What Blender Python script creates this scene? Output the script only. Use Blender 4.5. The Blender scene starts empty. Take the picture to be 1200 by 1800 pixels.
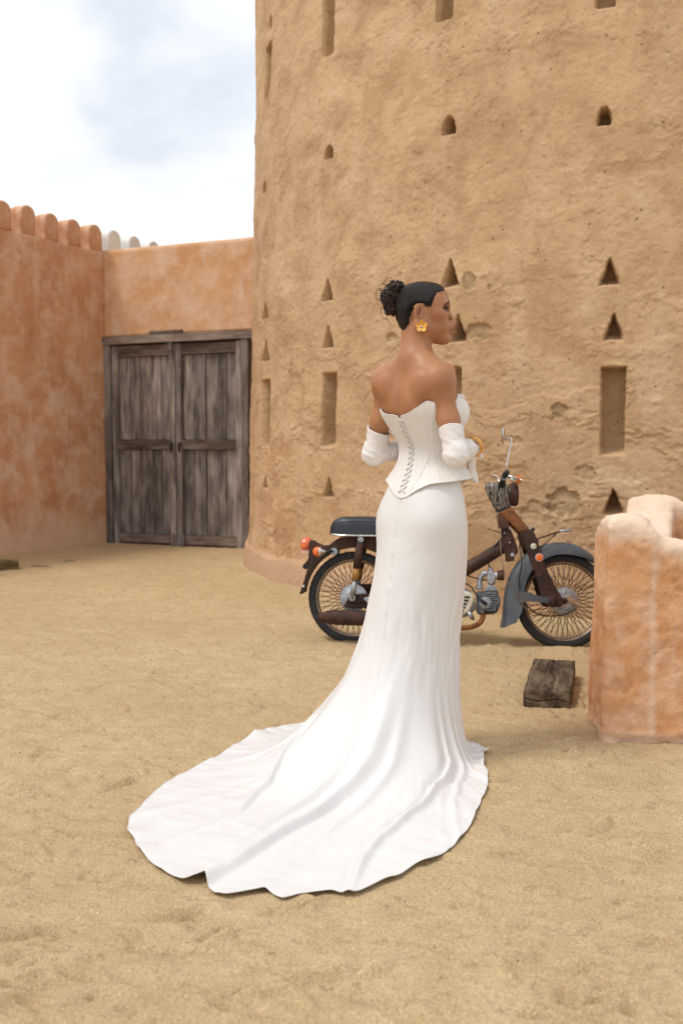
import bpy, bmesh, math, random
import numpy as np
from mathutils import Vector, Matrix, Euler

random.seed(7); np.random.seed(7)
SC = bpy.context.scene
COL = SC.collection
PI = math.pi

# ------------------------------------------------------------------ camera
cam = bpy.data.cameras.new('camera'); cam_o = bpy.data.objects.new('camera', cam); COL.objects.link(cam_o)
cam.sensor_fit = 'VERTICAL'; cam.sensor_height = 36; cam.lens = 35
cam.clip_start = 0.05; cam.clip_end = 900
cam_o.location = (0, 0, 1.2)
cam_o.rotation_euler = (PI/2 - math.atan(120/1750), 0, 0)
cam.dof.use_dof = True; cam.dof.focus_distance = 3.75; cam.dof.aperture_fstop = 2.8
SC.camera = cam_o

# ------------------------------------------------------------------ world: nearly closed cloud over a pale sky
SUN_EL, SUN_AZ = math.radians(60), math.radians(248)       # azimuth clockwise from +Y
W = bpy.data.worlds.new('World'); SC.world = W; W.use_nodes = True
nt = W.node_tree; nt.nodes.clear()
def wn(t, **k):
    n = nt.nodes.new(t)
    for a, b in k.items(): setattr(n, a, b)
    return n
out = wn('ShaderNodeOutputWorld'); bg = wn('ShaderNodeBackground'); bg.inputs['Strength'].default_value = 0.105
sky = wn('ShaderNodeTexSky', sky_type='NISHITA', sun_disc=False, sun_elevation=SUN_EL, sun_rotation=SUN_AZ)
sky.dust_density = 3.0; sky.air_density = 1.0
geo = wn('ShaderNodeTexCoord')
sep = wn('ShaderNodeSeparateXYZ'); nt.links.new(geo.outputs['Generated'], sep.inputs[0])
# project direction on a cloud layer: xy / (z + 0.25)
ad = wn('ShaderNodeMath', operation='ADD'); ad.inputs[1].default_value = 0.32; nt.links.new(sep.outputs['Z'], ad.inputs[0])
mx = wn('ShaderNodeMath', operation='MAXIMUM'); mx.inputs[1].default_value = 0.05; nt.links.new(ad.outputs[0], mx.inputs[0])
dx = wn('ShaderNodeMath', operation='DIVIDE'); nt.links.new(sep.outputs['X'], dx.inputs[0]); nt.links.new(mx.outputs[0], dx.inputs[1])
dy = wn('ShaderNodeMath', operation='DIVIDE'); nt.links.new(sep.outputs['Y'], dy.inputs[0]); nt.links.new(mx.outputs[0], dy.inputs[1])
cx = wn('ShaderNodeCombineXYZ'); nt.links.new(dx.outputs[0], cx.inputs[0]); nt.links.new(dy.outputs[0], cx.inputs[1])
cx.inputs[2].default_value = 10.4
n1 = wn('ShaderNodeTexNoise'); n1.inputs['Scale'].default_value = 2.3; n1.inputs['Detail'].default_value = 6; n1.inputs['Roughness'].default_value = .5
n1.inputs['Distortion'].default_value = .35
nt.links.new(cx.outputs[0], n1.inputs['Vector'])
rp = wn('ShaderNodeValToRGB'); nt.links.new(n1.outputs[0], rp.inputs[0])
e = rp.color_ramp.elements
e[0].position = .37; e[0].color = (6.1, 6.5, 7.1, 1)       # grey blue cloud undersides
e[1].position = .60; e[1].color = (9.6, 9.6, 9.6, 1)       # bright cloud
mixw = wn('ShaderNodeMixRGB'); mixw.inputs[0].default_value = .93
nt.links.new(sky.outputs[0], mixw.inputs[1]); nt.links.new(rp.outputs[0], mixw.inputs[2])
nt.links.new(mixw.outputs[0], bg.inputs[0]); nt.links.new(bg.outputs[0], out.inputs[0])

# ------------------------------------------------------------------ sun behind thin cloud
sl = bpy.data.lights.new('sun', 'SUN'); sl.energy = 1.5; sl.angle = math.radians(13); sl.color = (1, .95, .88)
so = bpy.data.objects.new('sun', sl); COL.objects.link(so)
sd = Vector((math.sin(SUN_AZ)*math.cos(SUN_EL), math.cos(SUN_AZ)*math.cos(SUN_EL), math.sin(SUN_EL)))
so.rotation_euler = sd.to_track_quat('Z', 'Y').to_euler(); so.location = sd*30
SC.view_settings.view_transform = 'Standard'; SC.view_settings.look = 'None'
SC.view_settings.exposure = 0.38; SC.view_settings.gamma = 1; SC.view_settings.use_curve_mapping = False
SC.cycles.max_bounces = 6; SC.cycles.transparent_max_bounces = 6

# ------------------------------------------------------------------ noise in numpy
_rs = np.random.RandomState(11)
_perm = _rs.permutation(256).astype(np.int64); _perm = np.concatenate([_perm, _perm, _perm])
_ang = _rs.rand(256)*2*PI; _gx, _gy = np.cos(_ang), np.sin(_ang)
_g3 = _rs.randn(256, 3); _g3 /= np.linalg.norm(_g3, axis=1)[:, None]
def pn2(x, y):
    xi = np.floor(x).astype(np.int64); yi = np.floor(y).astype(np.int64); xf = x-xi; yf = y-yi; xi &= 255; yi &= 255
    u = xf*xf*xf*(xf*(xf*6-15)+10); v = yf*yf*yf*(yf*(yf*6-15)+10)
    def g(ix, iy, fx, fy):
        h = _perm[_perm[ix & 255]+(iy & 255)]
        return _gx[h]*fx+_gy[h]*fy
    a = g(xi, yi, xf, yf); b = g(xi+1, yi, xf-1, yf); c = g(xi, yi+1, xf, yf-1); d = g(xi+1, yi+1, xf-1, yf-1)
    return ((a+u*(b-a))*(1-v)+(c+u*(d-c))*v)*1.4
def fb2(x, y, o=4, r=.5, sx=0.):
    s = 0; a = 1.; f = 1.; t = 0
    for i in range(o):
        s = s+a*pn2(x*f+17.3*i+sx, y*f+5.7*i-sx); t += a; a *= r; f *= 2.03
    return s/t
def rg2(x, y, o=3, r=.5, sx=0.):
    s = 0; a = 1.; f = 1.; t = 0
    for i in range(o):
        s = s+a*(1-np.abs(pn2(x*f+9.1*i+sx, y*f+3.3*i+sx))*2); t += a; a *= r; f *= 2.1
    return s/t
def pn3(p):
    i = np.floor(p).astype(np.int64); f = p-i; i &= 255
    w = f*f*f*(f*(f*6-15)+10); s = 0
    for a in (0, 1):
        for b in (0, 1):
            for c in (0, 1):
                h = _perm[_perm[_perm[(i[:, 0]+a) & 255]+((i[:, 1]+b) & 255)]+((i[:, 2]+c) & 255)]
                g = _g3[h]; d = (f[:, 0]-a)*g[:, 0]+(f[:, 1]-b)*g[:, 1]+(f[:, 2]-c)*g[:, 2]
                s = s+d*(w[:, 0] if a else 1-w[:, 0])*(w[:, 1] if b else 1-w[:, 1])*(w[:, 2] if c else 1-w[:, 2])
    return s*1.5
def fb3(p, o=3, r=.5):
    s = 0; a = 1.; f = 1.; t = 0
    for i in range(o): s = s+a*pn3(p*f+7.7*i); t += a; a *= r; f *= 2.03
    return s/t
def sstep(a, b, x):
    t = np.clip((x-a)/(b-a), 0, 1); return t*t*(3-2*t)

def poly_sdf(x, y, P):
    P = np.array(P); d = np.full(x.shape, 9.); ins = np.zeros(x.shape, bool)
    for i in range(len(P)):
        a, b = P[i], P[(i+1) % len(P)]; e = b-a; t = np.clip(((x-a[0])*e[0]+(y-a[1])*e[1])/(e@e+1e-12), 0, 1)
        d = np.minimum(d, np.hypot(x-a[0]-t*e[0], y-a[1]-t*e[1]))
        c1 = (a[1] > y) != (b[1] > y); ins ^= c1 & (x < (b[0]-a[0])*(y-a[1])/(b[1]-a[1]+1e-12)+a[0])
    return np.where(ins, -d, d)
# outline of the train on the sand: (degrees round from centre back, metres) about the wearer
HEM = [(-180, .262), (-165, .30), (-150, .33), (-135, .38), (-115, .47), (-95, .58), (-82, .67), (-72.5, .712), (-63.3, .717), (-52, .75), (-42.8, .788), (-32.4, .892), (-27.7, .961), (-16.1, 1.107), (-11.2, 1.184), (-6.2, 1.237), (-3.8, 1.241), (-.1, 1.277), (6., 1.311), (11.5, 1.335), (13.0, 1.292), (16.2, 1.344), (17.9, 1.342), (19.6, 1.293), (21.2, 1.268), (24.0, 1.299), (26., 1.240), (28.7, 1.217), (31.7, 1.221), (34.7, 1.128), (36.9, 1.085), (39.2, 1.005), (42., .975), (47.1, .84), (56.9, .599), (64, .49), (72.2, .415), (84, .33), (93.8, .293), (103, .252), (112, .238), (126, .232), (139, .232), (145, .268), (152, .262), (160, .262), (170, .258), (180, .262)]
# ------------------------------------------------------------------ object helpers
def thing(name, label, cat, loc=(0, 0, 0), rz=0, group=None):
    o = bpy.data.objects.new(name, None); COL.objects.link(o); o.empty_display_size = .1
    o.location = loc; o.rotation_euler = (0, 0, rz); o['label'] = label; o['category'] = cat
    if group: o['group'] = group
    return o
def tag(o, label=None, cat=None, group=None, kind=None):
    if label: o['label'] = label
    if cat: o['category'] = cat
    if group: o['group'] = group
    if kind: o['kind'] = kind
    return o
def link(name, me, mat, parent=None, smooth=True):
    o = bpy.data.objects.new(name, me); COL.objects.link(o)
    if mat is not None and len(me.materials) == 0: me.materials.append(mat)
    if smooth is True: me.polygons.foreach_set('use_smooth', np.ones(len(me.polygons), bool))
    if parent is not None: o.parent = parent
    return o
def np_mesh(name, V, F):
    V = np.asarray(V, np.float32); me = bpy.data.meshes.new(name)
    if isinstance(F, np.ndarray):
        k = F.shape[1]; n = len(F)
        me.vertices.add(len(V)); me.vertices.foreach_set('co', V.ravel())
        me.loops.add(n*k); me.loops.foreach_set('vertex_index', F.astype(np.int32).ravel())
        me.polygons.add(n); me.polygons.foreach_set('loop_start', np.arange(0, n*k, k, dtype=np.int32))
        me.update(calc_edges=True); me.validate()
    else:
        me.from_pydata([tuple(map(float, v)) for v in V], [], F)
    me.update(); return me
def grid_faces(nu, nv, cu=False, cv=False, flip=False):
    iu = np.arange(nu if cu else nu-1); iv = np.arange(nv if cv else nv-1)
    A, B = np.meshgrid(iu, iv, indexing='ij'); A2 = (A+1) % nu; B2 = (B+1) % nv
    F = np.stack([A*nv+B, A2*nv+B, A2*nv+B2, A*nv+B2], -1).reshape(-1, 4)
    return F[:, ::-1] if flip else F
def grid_mesh(name, P, cu=False, cv=False, flip=False):
    nu, nv = P.shape[:2]
    return np_mesh(name, P.reshape(-1, 3), grid_faces(nu, nv, cu, cv, flip))
def attr(me, name, vals):
    a = me.attributes.new(name, 'FLOAT', 'POINT'); a.data.foreach_set('value', np.asarray(vals, np.float32).ravel())
def bm_obj(name, bm, mat, parent=None, smooth=False, bevel=0, seg=2, sub=0, autosm=False):
    me = bpy.data.meshes.new(name); bmesh.ops.recalc_face_normals(bm, faces=bm.faces); bm.to_mesh(me); bm.free()
    o = link(name, me, mat, parent, smooth)
    if bevel:
        m = o.modifiers.new('bevel', 'BEVEL'); m.width = bevel; m.segments = seg; m.limit_method = 'ANGLE'; m.angle_limit = math.radians(35)
    if sub:
        m = o.modifiers.new('sub', 'SUBSURF'); m.levels = sub; m.render_levels = sub
    return o
def bx(bm, c, s, M=None):
    r = bmesh.ops.create_cube(bm, size=1); vs = r['verts']
    for v in vs:
        v.co = Vector((v.co.x*s[0], v.co.y*s[1], v.co.z*s[2]))
        if M is not None: v.co = M @ v.co
        v.co += Vector(c)
    return vs
def tube_mesh(pts, rad, n=10, caps=True, closed=False, ell=None):
    """swept tube through points with radius (number or list)"""
    P = np.array(pts, float); k = len(P)
    R = np.full(k, rad, float) if np.isscalar(rad) else np.interp(np.linspace(0, 1, k), np.linspace(0, 1, len(rad)), rad)
    if closed: T = np.roll(P, -1, 0)-np.roll(P, 1, 0)
    else: T = np.gradient(P, axis=0)
    T /= np.linalg.norm(T, axis=1)[:, None]+1e-12
    up = np.array([0, 0, 1.]) if abs(T[0, 2]) < .9 else np.array([1., 0, 0])
    N = np.zeros_like(P); N[0] = up-T[0]*(up@T[0]); N[0] /= np.linalg.norm(N[0])
    for i in range(1, k):
        v = N[i-1]-T[i]*(N[i-1]@T[i]); N[i] = v/(np.linalg.norm(v)+1e-12)
    B = np.cross(T, N); a = np.arange(n)*2*PI/n
    ca, sa = np.cos(a), np.sin(a)
    e1, e2 = ell if ell else (1, 1)
    V = P[:, None]+R[:, None, None]*(ca[None, :, None]*N[:, None]*e1+sa[None, :, None]*B[:, None]*e2)
    F = grid_faces(k, n, closed, True).tolist(); V = V.reshape(-1, 3)
    if caps and not closed: F += [list(range(n)), list(range((k-1)*n, k*n))[::-1]]
    return V, F
def tube(name, pts, rad, mat, parent=None, n=10, closed=False, smooth=True, ell=None):
    V, F = tube_mesh(pts, rad, n, closed=closed, ell=ell)
    me = np_mesh(name, V, F)
    bm = bmesh.new(); bm.from_mesh(me); bmesh.ops.recalc_face_normals(bm, faces=bm.faces); bm.to_mesh(me); bm.free()
    o = link(name, me, mat, parent, smooth)
    return o
def join_VF(L):
    V = []; F = []; k = 0
    for v, f in L:
        V.append(np.asarray(v, float)); F += [[i+k for i in q] for q in (f.tolist() if isinstance(f, np.ndarray) else f)]; k += len(v)
    return np.concatenate(V), F
def vf_obj(name, V, F, mat, parent=None, smooth=True):
    me = np_mesh(name, V, F if isinstance(F, np.ndarray) else [list(q) for q in F])
    bm = bmesh.new(); bm.from_mesh(me); bmesh.ops.recalc_face_normals(bm, faces=bm.faces); bm.to_mesh(me); bm.free()
    return link(name, me, mat, parent, smooth)
def spline(pts, n):
    """Catmull-Rom through points"""
    P = np.array(pts, float); k = len(P); t = np.linspace(0, k-1, n); i = np.clip(t.astype(int), 0, k-2); f = (t-i)[:, None]
    g = lambda j: P[np.clip(j, 0, k-1)]
    a, b, c, d = g(i-1), g(i), g(i+1), g(i+2)
    return .5*(2*b+(c-a)*f+(2*a-5*b+4*c-d)*f*f+(3*b-a-3*c+d)*f**3)
def interp(xs, pts, smooth=True):
    """columns of pts = (x, v1, v2..) smooth interpolation"""
    P = np.array(pts, float); o = []
    for c in range(1, P.shape[1]):
        x, y = P[:, 0], P[:, c]
        m = np.gradient(y, x) if len(x) > 2 else np.full(len(x), (y[1]-y[0])/(x[1]-x[0]))
        i = np.clip(np.searchsorted(x, xs)-1, 0, len(x)-2); h = x[i+1]-x[i]; t = np.clip((xs-x[i])/h, 0, 1)
        o.append((2*t**3-3*t*t+1)*y[i]+(t**3-2*t*t+t)*h*m[i]+(-2*t**3+3*t*t)*y[i+1]+(t**3-t*t)*h*m[i+1])
    return o

# ------------------------------------------------------------------ material helper
class Mat:
    def __init__(s, name, rough=.8, metal=0., spec=.3):
        s.m = bpy.data.materials.new(name); s.m.use_nodes = True; s.t = s.m.node_tree
        s.b = s.t.nodes['Principled BSDF']; s.b.inputs['Roughness'].default_value = rough
        s.b.inputs['Metallic'].default_value = metal; s.b.inputs['Specular IOR Level'].default_value = spec
        s.co = s.t.nodes.new('ShaderNodeTexCoord')
    def n(s, t, **k):
        q = s.t.nodes.new(t)
        for a, b in k.items(): setattr(q, a, b)
        return q
    def l(s, a, b): s.t.links.new(a, b)
    def vec(s, scale=(1, 1, 1), src='Object'):
        m = s.n('ShaderNodeMapping'); m.inputs['Scale'].default_value = scale; s.l(s.co.outputs[src], m.inputs[0]); return m.outputs[0]
    def noise(s, scale, det=4, rough=.55, vec=None, dist=0):
        q = s.n('ShaderNodeTexNoise'); q.inputs['Scale'].default_value = scale; q.inputs['Detail'].default_value = det
        q.inputs['Roughness'].default_value = rough; q.inputs['Distortion'].default_value = dist
        s.l(vec if vec is not None else s.co.outputs['Object'], q.inputs['Vector']); return q.outputs[0]
    def ramp(s, fac, stops, interp='LINEAR'):
        q = s.n('ShaderNodeValToRGB'); q.color_ramp.interpolation = interp; e = q.color_ramp.elements
        while len(e) < len(stops): e.new(.5)
        for i, (p, c) in enumerate(stops):
            e[i].position = p; e[i].color = (c[0], c[1], c[2], 1) if not np.isscalar(c) else (c, c, c, 1)
        s.l(fac, q.inputs[0]); return q.outputs[0]
    def mix(s, f, a, b, mode='MIX'):
        q = s.n('ShaderNodeMixRGB', blend_type=mode)
        for i, x in enumerate((f, a, b)):
            if hasattr(x, 'is_linked'): s.l(x, q.inputs[i])
            elif i == 0: q.inputs[0].default_value = x
            else: q.inputs[i].default_value = (*x, 1)
        return q.outputs[0]
    def math(s, op, a, b=0., c=None):
        q = s.n('ShaderNodeMath', operation=op)
        for i, x in enumerate((a, b, c)):
            if x is None: continue
            if hasattr(x, 'is_linked'): s.l(x, q.inputs[i])
            else: q.inputs[i].default_value = x
        return q.outputs[0]
    def attr(s, name):
        q = s.n('ShaderNodeAttribute'); q.attribute_name = name; return q.outputs['Fac']
    def color(s, c):
        if hasattr(c, 'is_linked'): s.l(c, s.b.inputs['Base Color'])
        else: s.b.inputs['Base Color'].default_value = (*c, 1)
    def rough(s, r): s.l(r, s.b.inputs['Roughness'])
    def bump(s, h, dist=.01, st=1.):
        q = s.n('ShaderNodeBump'); q.inputs['Distance'].default_value = dist; q.inputs['Strength'].default_value = st
        s.l(h, q.inputs['Height'])
        if s.b.inputs['Normal'].is_linked: s.l(s.b.inputs['Normal'].links[0].from_socket, q.inputs['Normal'])
        s.l(q.outputs[0], s.b.inputs['Normal'])
# ================================================================== MATERIALS of the setting
def mk_sand():
    m = Mat('sand', .95, 0, .15)
    big = m.noise(.7, 4); mid = m.noise(7, 5, .6); fine = m.noise(420, 3, .7); fine2 = m.noise(1100, 2, .7)
    c = m.mix(m.ramp(big, [(.35, 0.), (.65, 1.)]), (.500, .365, .205), (.575, .430, .250))
    c = m.mix(m.ramp(mid, [(.35, .55), (.6, 0.)]), c, (.44, .305, .160))
    g = m.ramp(fine, [(.33, .62), (.5, 1.), (.68, 1.32)]); c = m.mix(1., c, g, 'MULTIPLY')
    g2 = m.ramp(fine2, [(.3, .72), (.5, 1.), (.7, 1.25)]); c = m.mix(.8, c, g2, 'MULTIPLY')
    v = m.n('ShaderNodeTexVoronoi'); v.inputs['Scale'].default_value = 75; m.l(m.co.outputs['Object'], v.inputs['Vector'])
    pick = m.n('ShaderNodeTexWhiteNoise'); m.l(v.outputs['Position'], pick.inputs[0])
    dot = m.math('LESS_THAN', v.outputs['Distance'], .17)
    dk = m.math('MULTIPLY', dot, m.math('GREATER_THAN', pick.outputs[0], .955)); c = m.mix(m.math('MULTIPLY', dk, .8), c, (.06, .04, .025))
    lt = m.math('MULTIPLY', dot, m.math('LESS_THAN', pick.outputs[0], .03)); c = m.mix(m.math('MULTIPLY', lt, .8), c, (.75, .68, .56))
    m.color(c)
    c = m.mix(1., c, m.ramp(m.noise(130, 3, .75), [(.32, .74), (.5, 1.), (.68, 1.18)]), 'MULTIPLY'); m.color(c); m.bump(m.noise(30, 6, .7), .010, .7); m.bump(m.noise(120, 4, .75), .003, .7); m.bump(fine, .0015, .7)
    return m.m
def mk_mud():
    m = Mat('mud_plaster', .93, 0, .2)
    big = m.noise(.55, 4, .55); mid = m.noise(3.2, 6, .62, dist=.4); hf = m.noise(26, 6, .7); st = m.noise(2.2, 4, .5, m.vec((1.6, 1.6, .35)))
    c = m.mix(m.ramp(big, [(.32, 0.), (.68, 1.)]), (.515, .338, .192), (.590, .402, .240))
    c = m.mix(m.ramp(mid, [(.42, 0.), (.66, .85)]), c, (.41, .250, .130)); c = m.mix(m.ramp(m.noise(1.7, 6, .65, m.vec((1, 1, 1.6))), [(.55, 0.), (.70, .65)]), c, (.66, .475, .31))
    c = m.mix(m.ramp(st, [(.52, 0.), (.75, .5)]), c, (.61, .43, .275))
    c = m.mix(m.ramp(hf, [(.28, .5), (.47, 0.)]), c, (.30, .165, .075))
    w = m.attr('wear_niche'); c = m.mix(m.math('MULTIPLY', w, m.ramp(hf, [(.3, 1.), (.7, .45)])), c, (.34, .240, .130))
    c = m.mix(m.math('MULTIPLY', m.attr('skirt'), .9), c, (.53, .355, .230))
    v = m.n('ShaderNodeTexVoronoi'); v.inputs['Scale'].default_value = 17; m.l(m.co.outputs['Object'], v.inputs['Vector'])
    pk = m.n('ShaderNodeTexWhiteNoise'); m.l(v.outputs['Position'], pk.inputs[0])
    pit = m.math('MULTIPLY', m.math('LESS_THAN', v.outputs['Distance'], .13), m.math('GREATER_THAN', pk.outputs[0], .86))
    c = m.mix(m.math('MULTIPLY', pit, .75), c, (.14, .075, .035))
    m.color(c)
    m.bump(m.noise(13, 6, .7, dist=.3), .008, .7); m.bump(hf, .007, .9); m.bump(m.noise(90, 4, .65), .0025, .9)
    m.bump(m.math('MULTIPLY', pit, -1.), .01, .8)
    return m.m
def mk_render(name, dark, base, pale, pale_amt=.5, scale=1., streak=True, top=None):
    m = Mat(name, .88, 0, .25)
    a = m.noise(1.5*scale, 6, .6, dist=.5); b = m.noise(4.2*scale, 7, .65, dist=.3); h = m.noise(30, 5, .7)
    c = m.mix(m.ramp(a, [(.35, 0.), (.62, 1.)]), dark, base)
    c = m.mix(m.math('MULTIPLY', m.ramp(b, [(.44, 0.), (.66, 1.)]), pale_amt), c, pale)
    if streak:
        s = m.noise(3.4*scale, 5, .6, m.vec((2.2, 2.2, .28))); c = m.mix(m.math('MULTIPLY', m.ramp(s, [(.53, 0.), (.7, 1.)]), .45), c, pale)
        s2 = m.noise(2.6*scale, 5, .65, m.vec((2., 2., .35))); c = m.mix(m.ramp(s2, [(.28, .55), (.44, 0.)]), c, dark)
    c = m.mix(m.ramp(h, [(.25, .35), (.45, 0.)]), c, tuple(x*.72 for x in dark))
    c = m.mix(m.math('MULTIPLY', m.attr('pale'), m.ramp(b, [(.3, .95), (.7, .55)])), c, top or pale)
    m.color(c)
    m.bump(m.noise(7, 6, .65), .02, .6); m.bump(h, .005, .9); m.bump(m.noise(140, 3), .0008, .7)
    return m.m
def mk_wood(name, dark, mid, light, axis='Z', seed=0., scale=1.):
    m = Mat(name, .85, 0, .2)
    oi = m.n('ShaderNodeObjectInfo')
    add = m.n('ShaderNodeVectorMath', operation='ADD'); m.l(m.co.outputs['Object'], add.inputs[0])
    cmb = m.n('ShaderNodeCombineXYZ'); m.l(m.math('MULTIPLY', oi.outputs['Random'], 37.), cmb.inputs[0]); m.l(m.math('MULTIPLY', oi.outputs['Random'], 11.), cmb.inputs[2])
    m.l(cmb.outputs[0], add.inputs[1])
    mp = m.n('ShaderNodeMapping'); sc = {'Z': (14, 14, .9), 'X': (.9, 14, 14), 'Y': (14, .9, 14)}[axis]
    mp.inputs['Scale'].default_value = tuple(v*scale for v in sc); m.l(add.outputs[0], mp.inputs[0])
    g = m.noise(2.2, 7, .7, mp.outputs[0], dist=.25)
    mp2 = m.n('ShaderNodeMapping'); sc = {'Z': (5, 5, 1.4), 'X': (1.4, 5, 5), 'Y': (5, 1.4, 5)}[axis]
    mp2.inputs['Scale'].default_value = tuple(v*scale for v in sc); m.l(add.outputs[0], mp2.inputs[0])
    p = m.noise(1.6, 5, .62, mp2.outputs[0])
    c = m.mix(m.ramp(g, [(.36, 0.), (.62, 1.)]), dark, mid)
    c = m.mix(m.ramp(p, [(.47, 0.), (.66, .75)]), c, light)
    c = m.mix(m.ramp(p, [(.36, .95), (.47, 0.)]), c, dark)
    c = m.mix(m.ramp(g, [(.32, .9), (.41, 0.)]), c, tuple(v*.5 for v in dark))
    c = m.mix(1., c, m.ramp(oi.outputs['Random'], [(0., .70), (1., 1.30)]), 'MULTIPLY')
    m.color(c); m.bump(g, .004, .9); m.bump(m.noise(60, 4), .001, .6)
    return m.m
M = {}
M['sand'] = mk_sand(); M['mud'] = mk_mud()
M['orange'] = mk_render('orange_lime_plaster', (.47, .225, .110), (.60, .330, .180), (.70, .50, .37), .85)
M['lintel'] = mk_render('ochre_lime_plaster', (.55, .295, .140), (.63, .375, .205), (.70, .51, .37), .8, 1., False)
M['white_wall'] = mk_render('whitewashed_plaster', (.66, .66, .64), (.76, .76, .75), (.82, .82, .81), .4, 1., False)
M['parapet'] = mk_render('parapet_plaster', (.50, .235, .100), (.61, .335, .175), (.69, .48, .34), .6, 1.7, True, (.74, .60, .47))
M['gate'] = mk_wood('weathered_gate_wood', (.105, .086, .075), (.235, .198, .180), (.36, .32, .295))
M['gate_x'] = mk_wood('weathered_gate_wood_across', (.095, .068, .054), (.215, .165, .14), (.31, .255, .22), 'X')
M['gap'] = (lambda m: (m.color((.02, .015, .012)), m.m)[1])(Mat('painted_gap_shade', .95))
M['latch'] = (lambda m: (m.color((.045, .026, .018)), m.m)[1])(Mat('rusty_latch', .8, .3))
M['sleeper'] = mk_wood('dark_sleeper_wood', (.030, .020, .013), (.085, .060, .040), (.17, .125, .085), 'Y', scale=1.6)
M['ledge'] = mk_wood('old_block_wood', (.06, .04, .018), (.20, .135, .05), (.38, .28, .11), 'X', scale=2.)
# ================================================================== GROUND
def sand_h(x, y):
    h = .010*fb2(x*.8, y*.8, 3)+.0045*fb2(x*3.1, y*4.2, 3, .5, 3.)
    return h
def gxs():
    f = np.arange(-2.9, 2.9, .0095); r = [2.9]
    while r[-1] < 420: r.append(r[-1]+max(.02, (r[-1]-2.88)*.16))
    r = np.array(r); return np.concatenate([-r[::-1], f[1:], r])
def gys():
    r = [-1.5, -.5, .3, .9, 1.3, 1.5, 1.62]; y = 1.7
    while y < 13: r.append(y); y += .0036*y
    while y < 420: r.append(y); y += (y-12.9)*.18+.05
    return np.concatenate([[-420, -200, -100, -50, -25, -12, -6, -3], r])
gx, gy = gxs(), gys(); X, Y = np.meshgrid(gx, gy, indexing='ij')
Z = sand_h(X, Y)
near = (sstep(14, 11, Y)*sstep(1., 1.5, Y))*sstep(6, 4.5, np.abs(X))
wp = .25*fb2(X*1.7, Y*1.7, 2, .5, 8.)
rip = fb2(X*5.5+wp, Y*13+wp*3, 4, .6, 21.)                      # low elongated scuffs
Z = Z+near*(.0095*rip+.0078*fb2(X*19, Y*28, 4, .66, 5.)+.0022*fb2(X*60, Y*60, 2))
sc = fb2(X*9+wp*4, Y*20+wp*2, 3, .55, 33.); Z -= near*.011*sstep(.28, .36, sc)
# foot scuffs and heel dents: small crescents pressed into the sand
rs = np.random.RandomState(5)
def dent(cx, cy, a, L, wd, dep):
    i0, i1 = np.searchsorted(gx, [cx-.35, cx+.35]); j0, j1 = np.searchsorted(gy, [cy-.35, cy+.35])
    x = X[i0:i1, j0:j1]-cx; y = Y[i0:i1, j0:j1]-cy; u = x*math.cos(a)+y*math.sin(a); v = -x*math.sin(a)+y*math.cos(a)
    v = v-u*u*2.5
    e = np.exp(-(u/L)**4)
    Z[i0:i1, j0:j1] += e*(-dep*np.exp(-(v/wd)**2)+.75*dep*np.exp(-((v-2.0*wd)/(1.2*wd))**2))
for k in range(1000):
    y = 1.75+8.5*rs.rand()**1.5; x = (rs.rand()-.5)*1.1*y
    if abs(x) > 2.8: continue
    dent(x, y, rs.normal(0, .6)+(PI if rs.rand() < .5 else 0), .02+.06*rs.rand()**1.5, .007+.012*rs.rand(), .005+.022*rs.rand()**2)
for (x, y, a, L, w_, d_) in [(.72, 3.93, .25, .10, .018, .018), (.86, 3.74, .1, .09, .03, .016), (.95, 3.85, 1.2, .05, .02, .015), (.80, 3.66, -.4, .06, .02, .014), (.98, 3.7, .3, .05, .012, .012), (.05, 5.62, .5, .09, .03, .016), (-.05, 5.5, .2, .08, .03, .012), (-.2, 5.55, .1, .12, .02, .01), (.9, 2.9, .2, .08, .02, .012), (1.0, 2.35, .6, .07, .015, .01), (.6, 2.2, .1, .08, .016, .01)]:
    dent(x, y, a, L, w_, d_)
# drifts: sand banked round wheels, walls and the tower foot
def bank(x, y, sx, sy, h, a=0.):
    global Z
    u = (X-x)*math.cos(a)+(Y-y)*math.sin(a); v = -(X-x)*math.sin(a)+(Y-y)*math.cos(a); Z = Z+h*np.exp(-(u/sx)**2-(v/sy)**2)
bank(1.26, 5.70, .17, .06, .030); bank(.02, 5.93, .17, .07, .012)
TC = np.array([2.82, 10.22]); dt = np.hypot(X-TC[0], Y-TC[1])-3.80
Z = Z+.028*np.exp(-np.clip(dt, 0, 9)/.16)*(1+.6*fb2(X*3, Y*3, 2))
th_ = np.radians([h_[0]-45 for h_ in HEM]); hxw = np.stack([.311+np.array([h_[1] for h_ in HEM])*np.sin(th_), 3.75-np.array([h_[1] for h_ in HEM])*np.cos(th_)], -1)
inp = sstep(.06, -.03, poly_sdf(X, Y, hxw)); Z = Z*(1-.88*inp)-.001*inp
flat = 0*np.exp(-(((X-.05)/.62)**4)-(((Y-3.15)/.66)**4)); Z = Z*(1-.8*flat)-.002*flat
me = grid_mesh('sand_ground', np.stack([X, Y, Z], -1)); me.materials.append(M['sand'])
sand = link('sand_ground', me, None); tag(sand, kind='structure')

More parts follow.
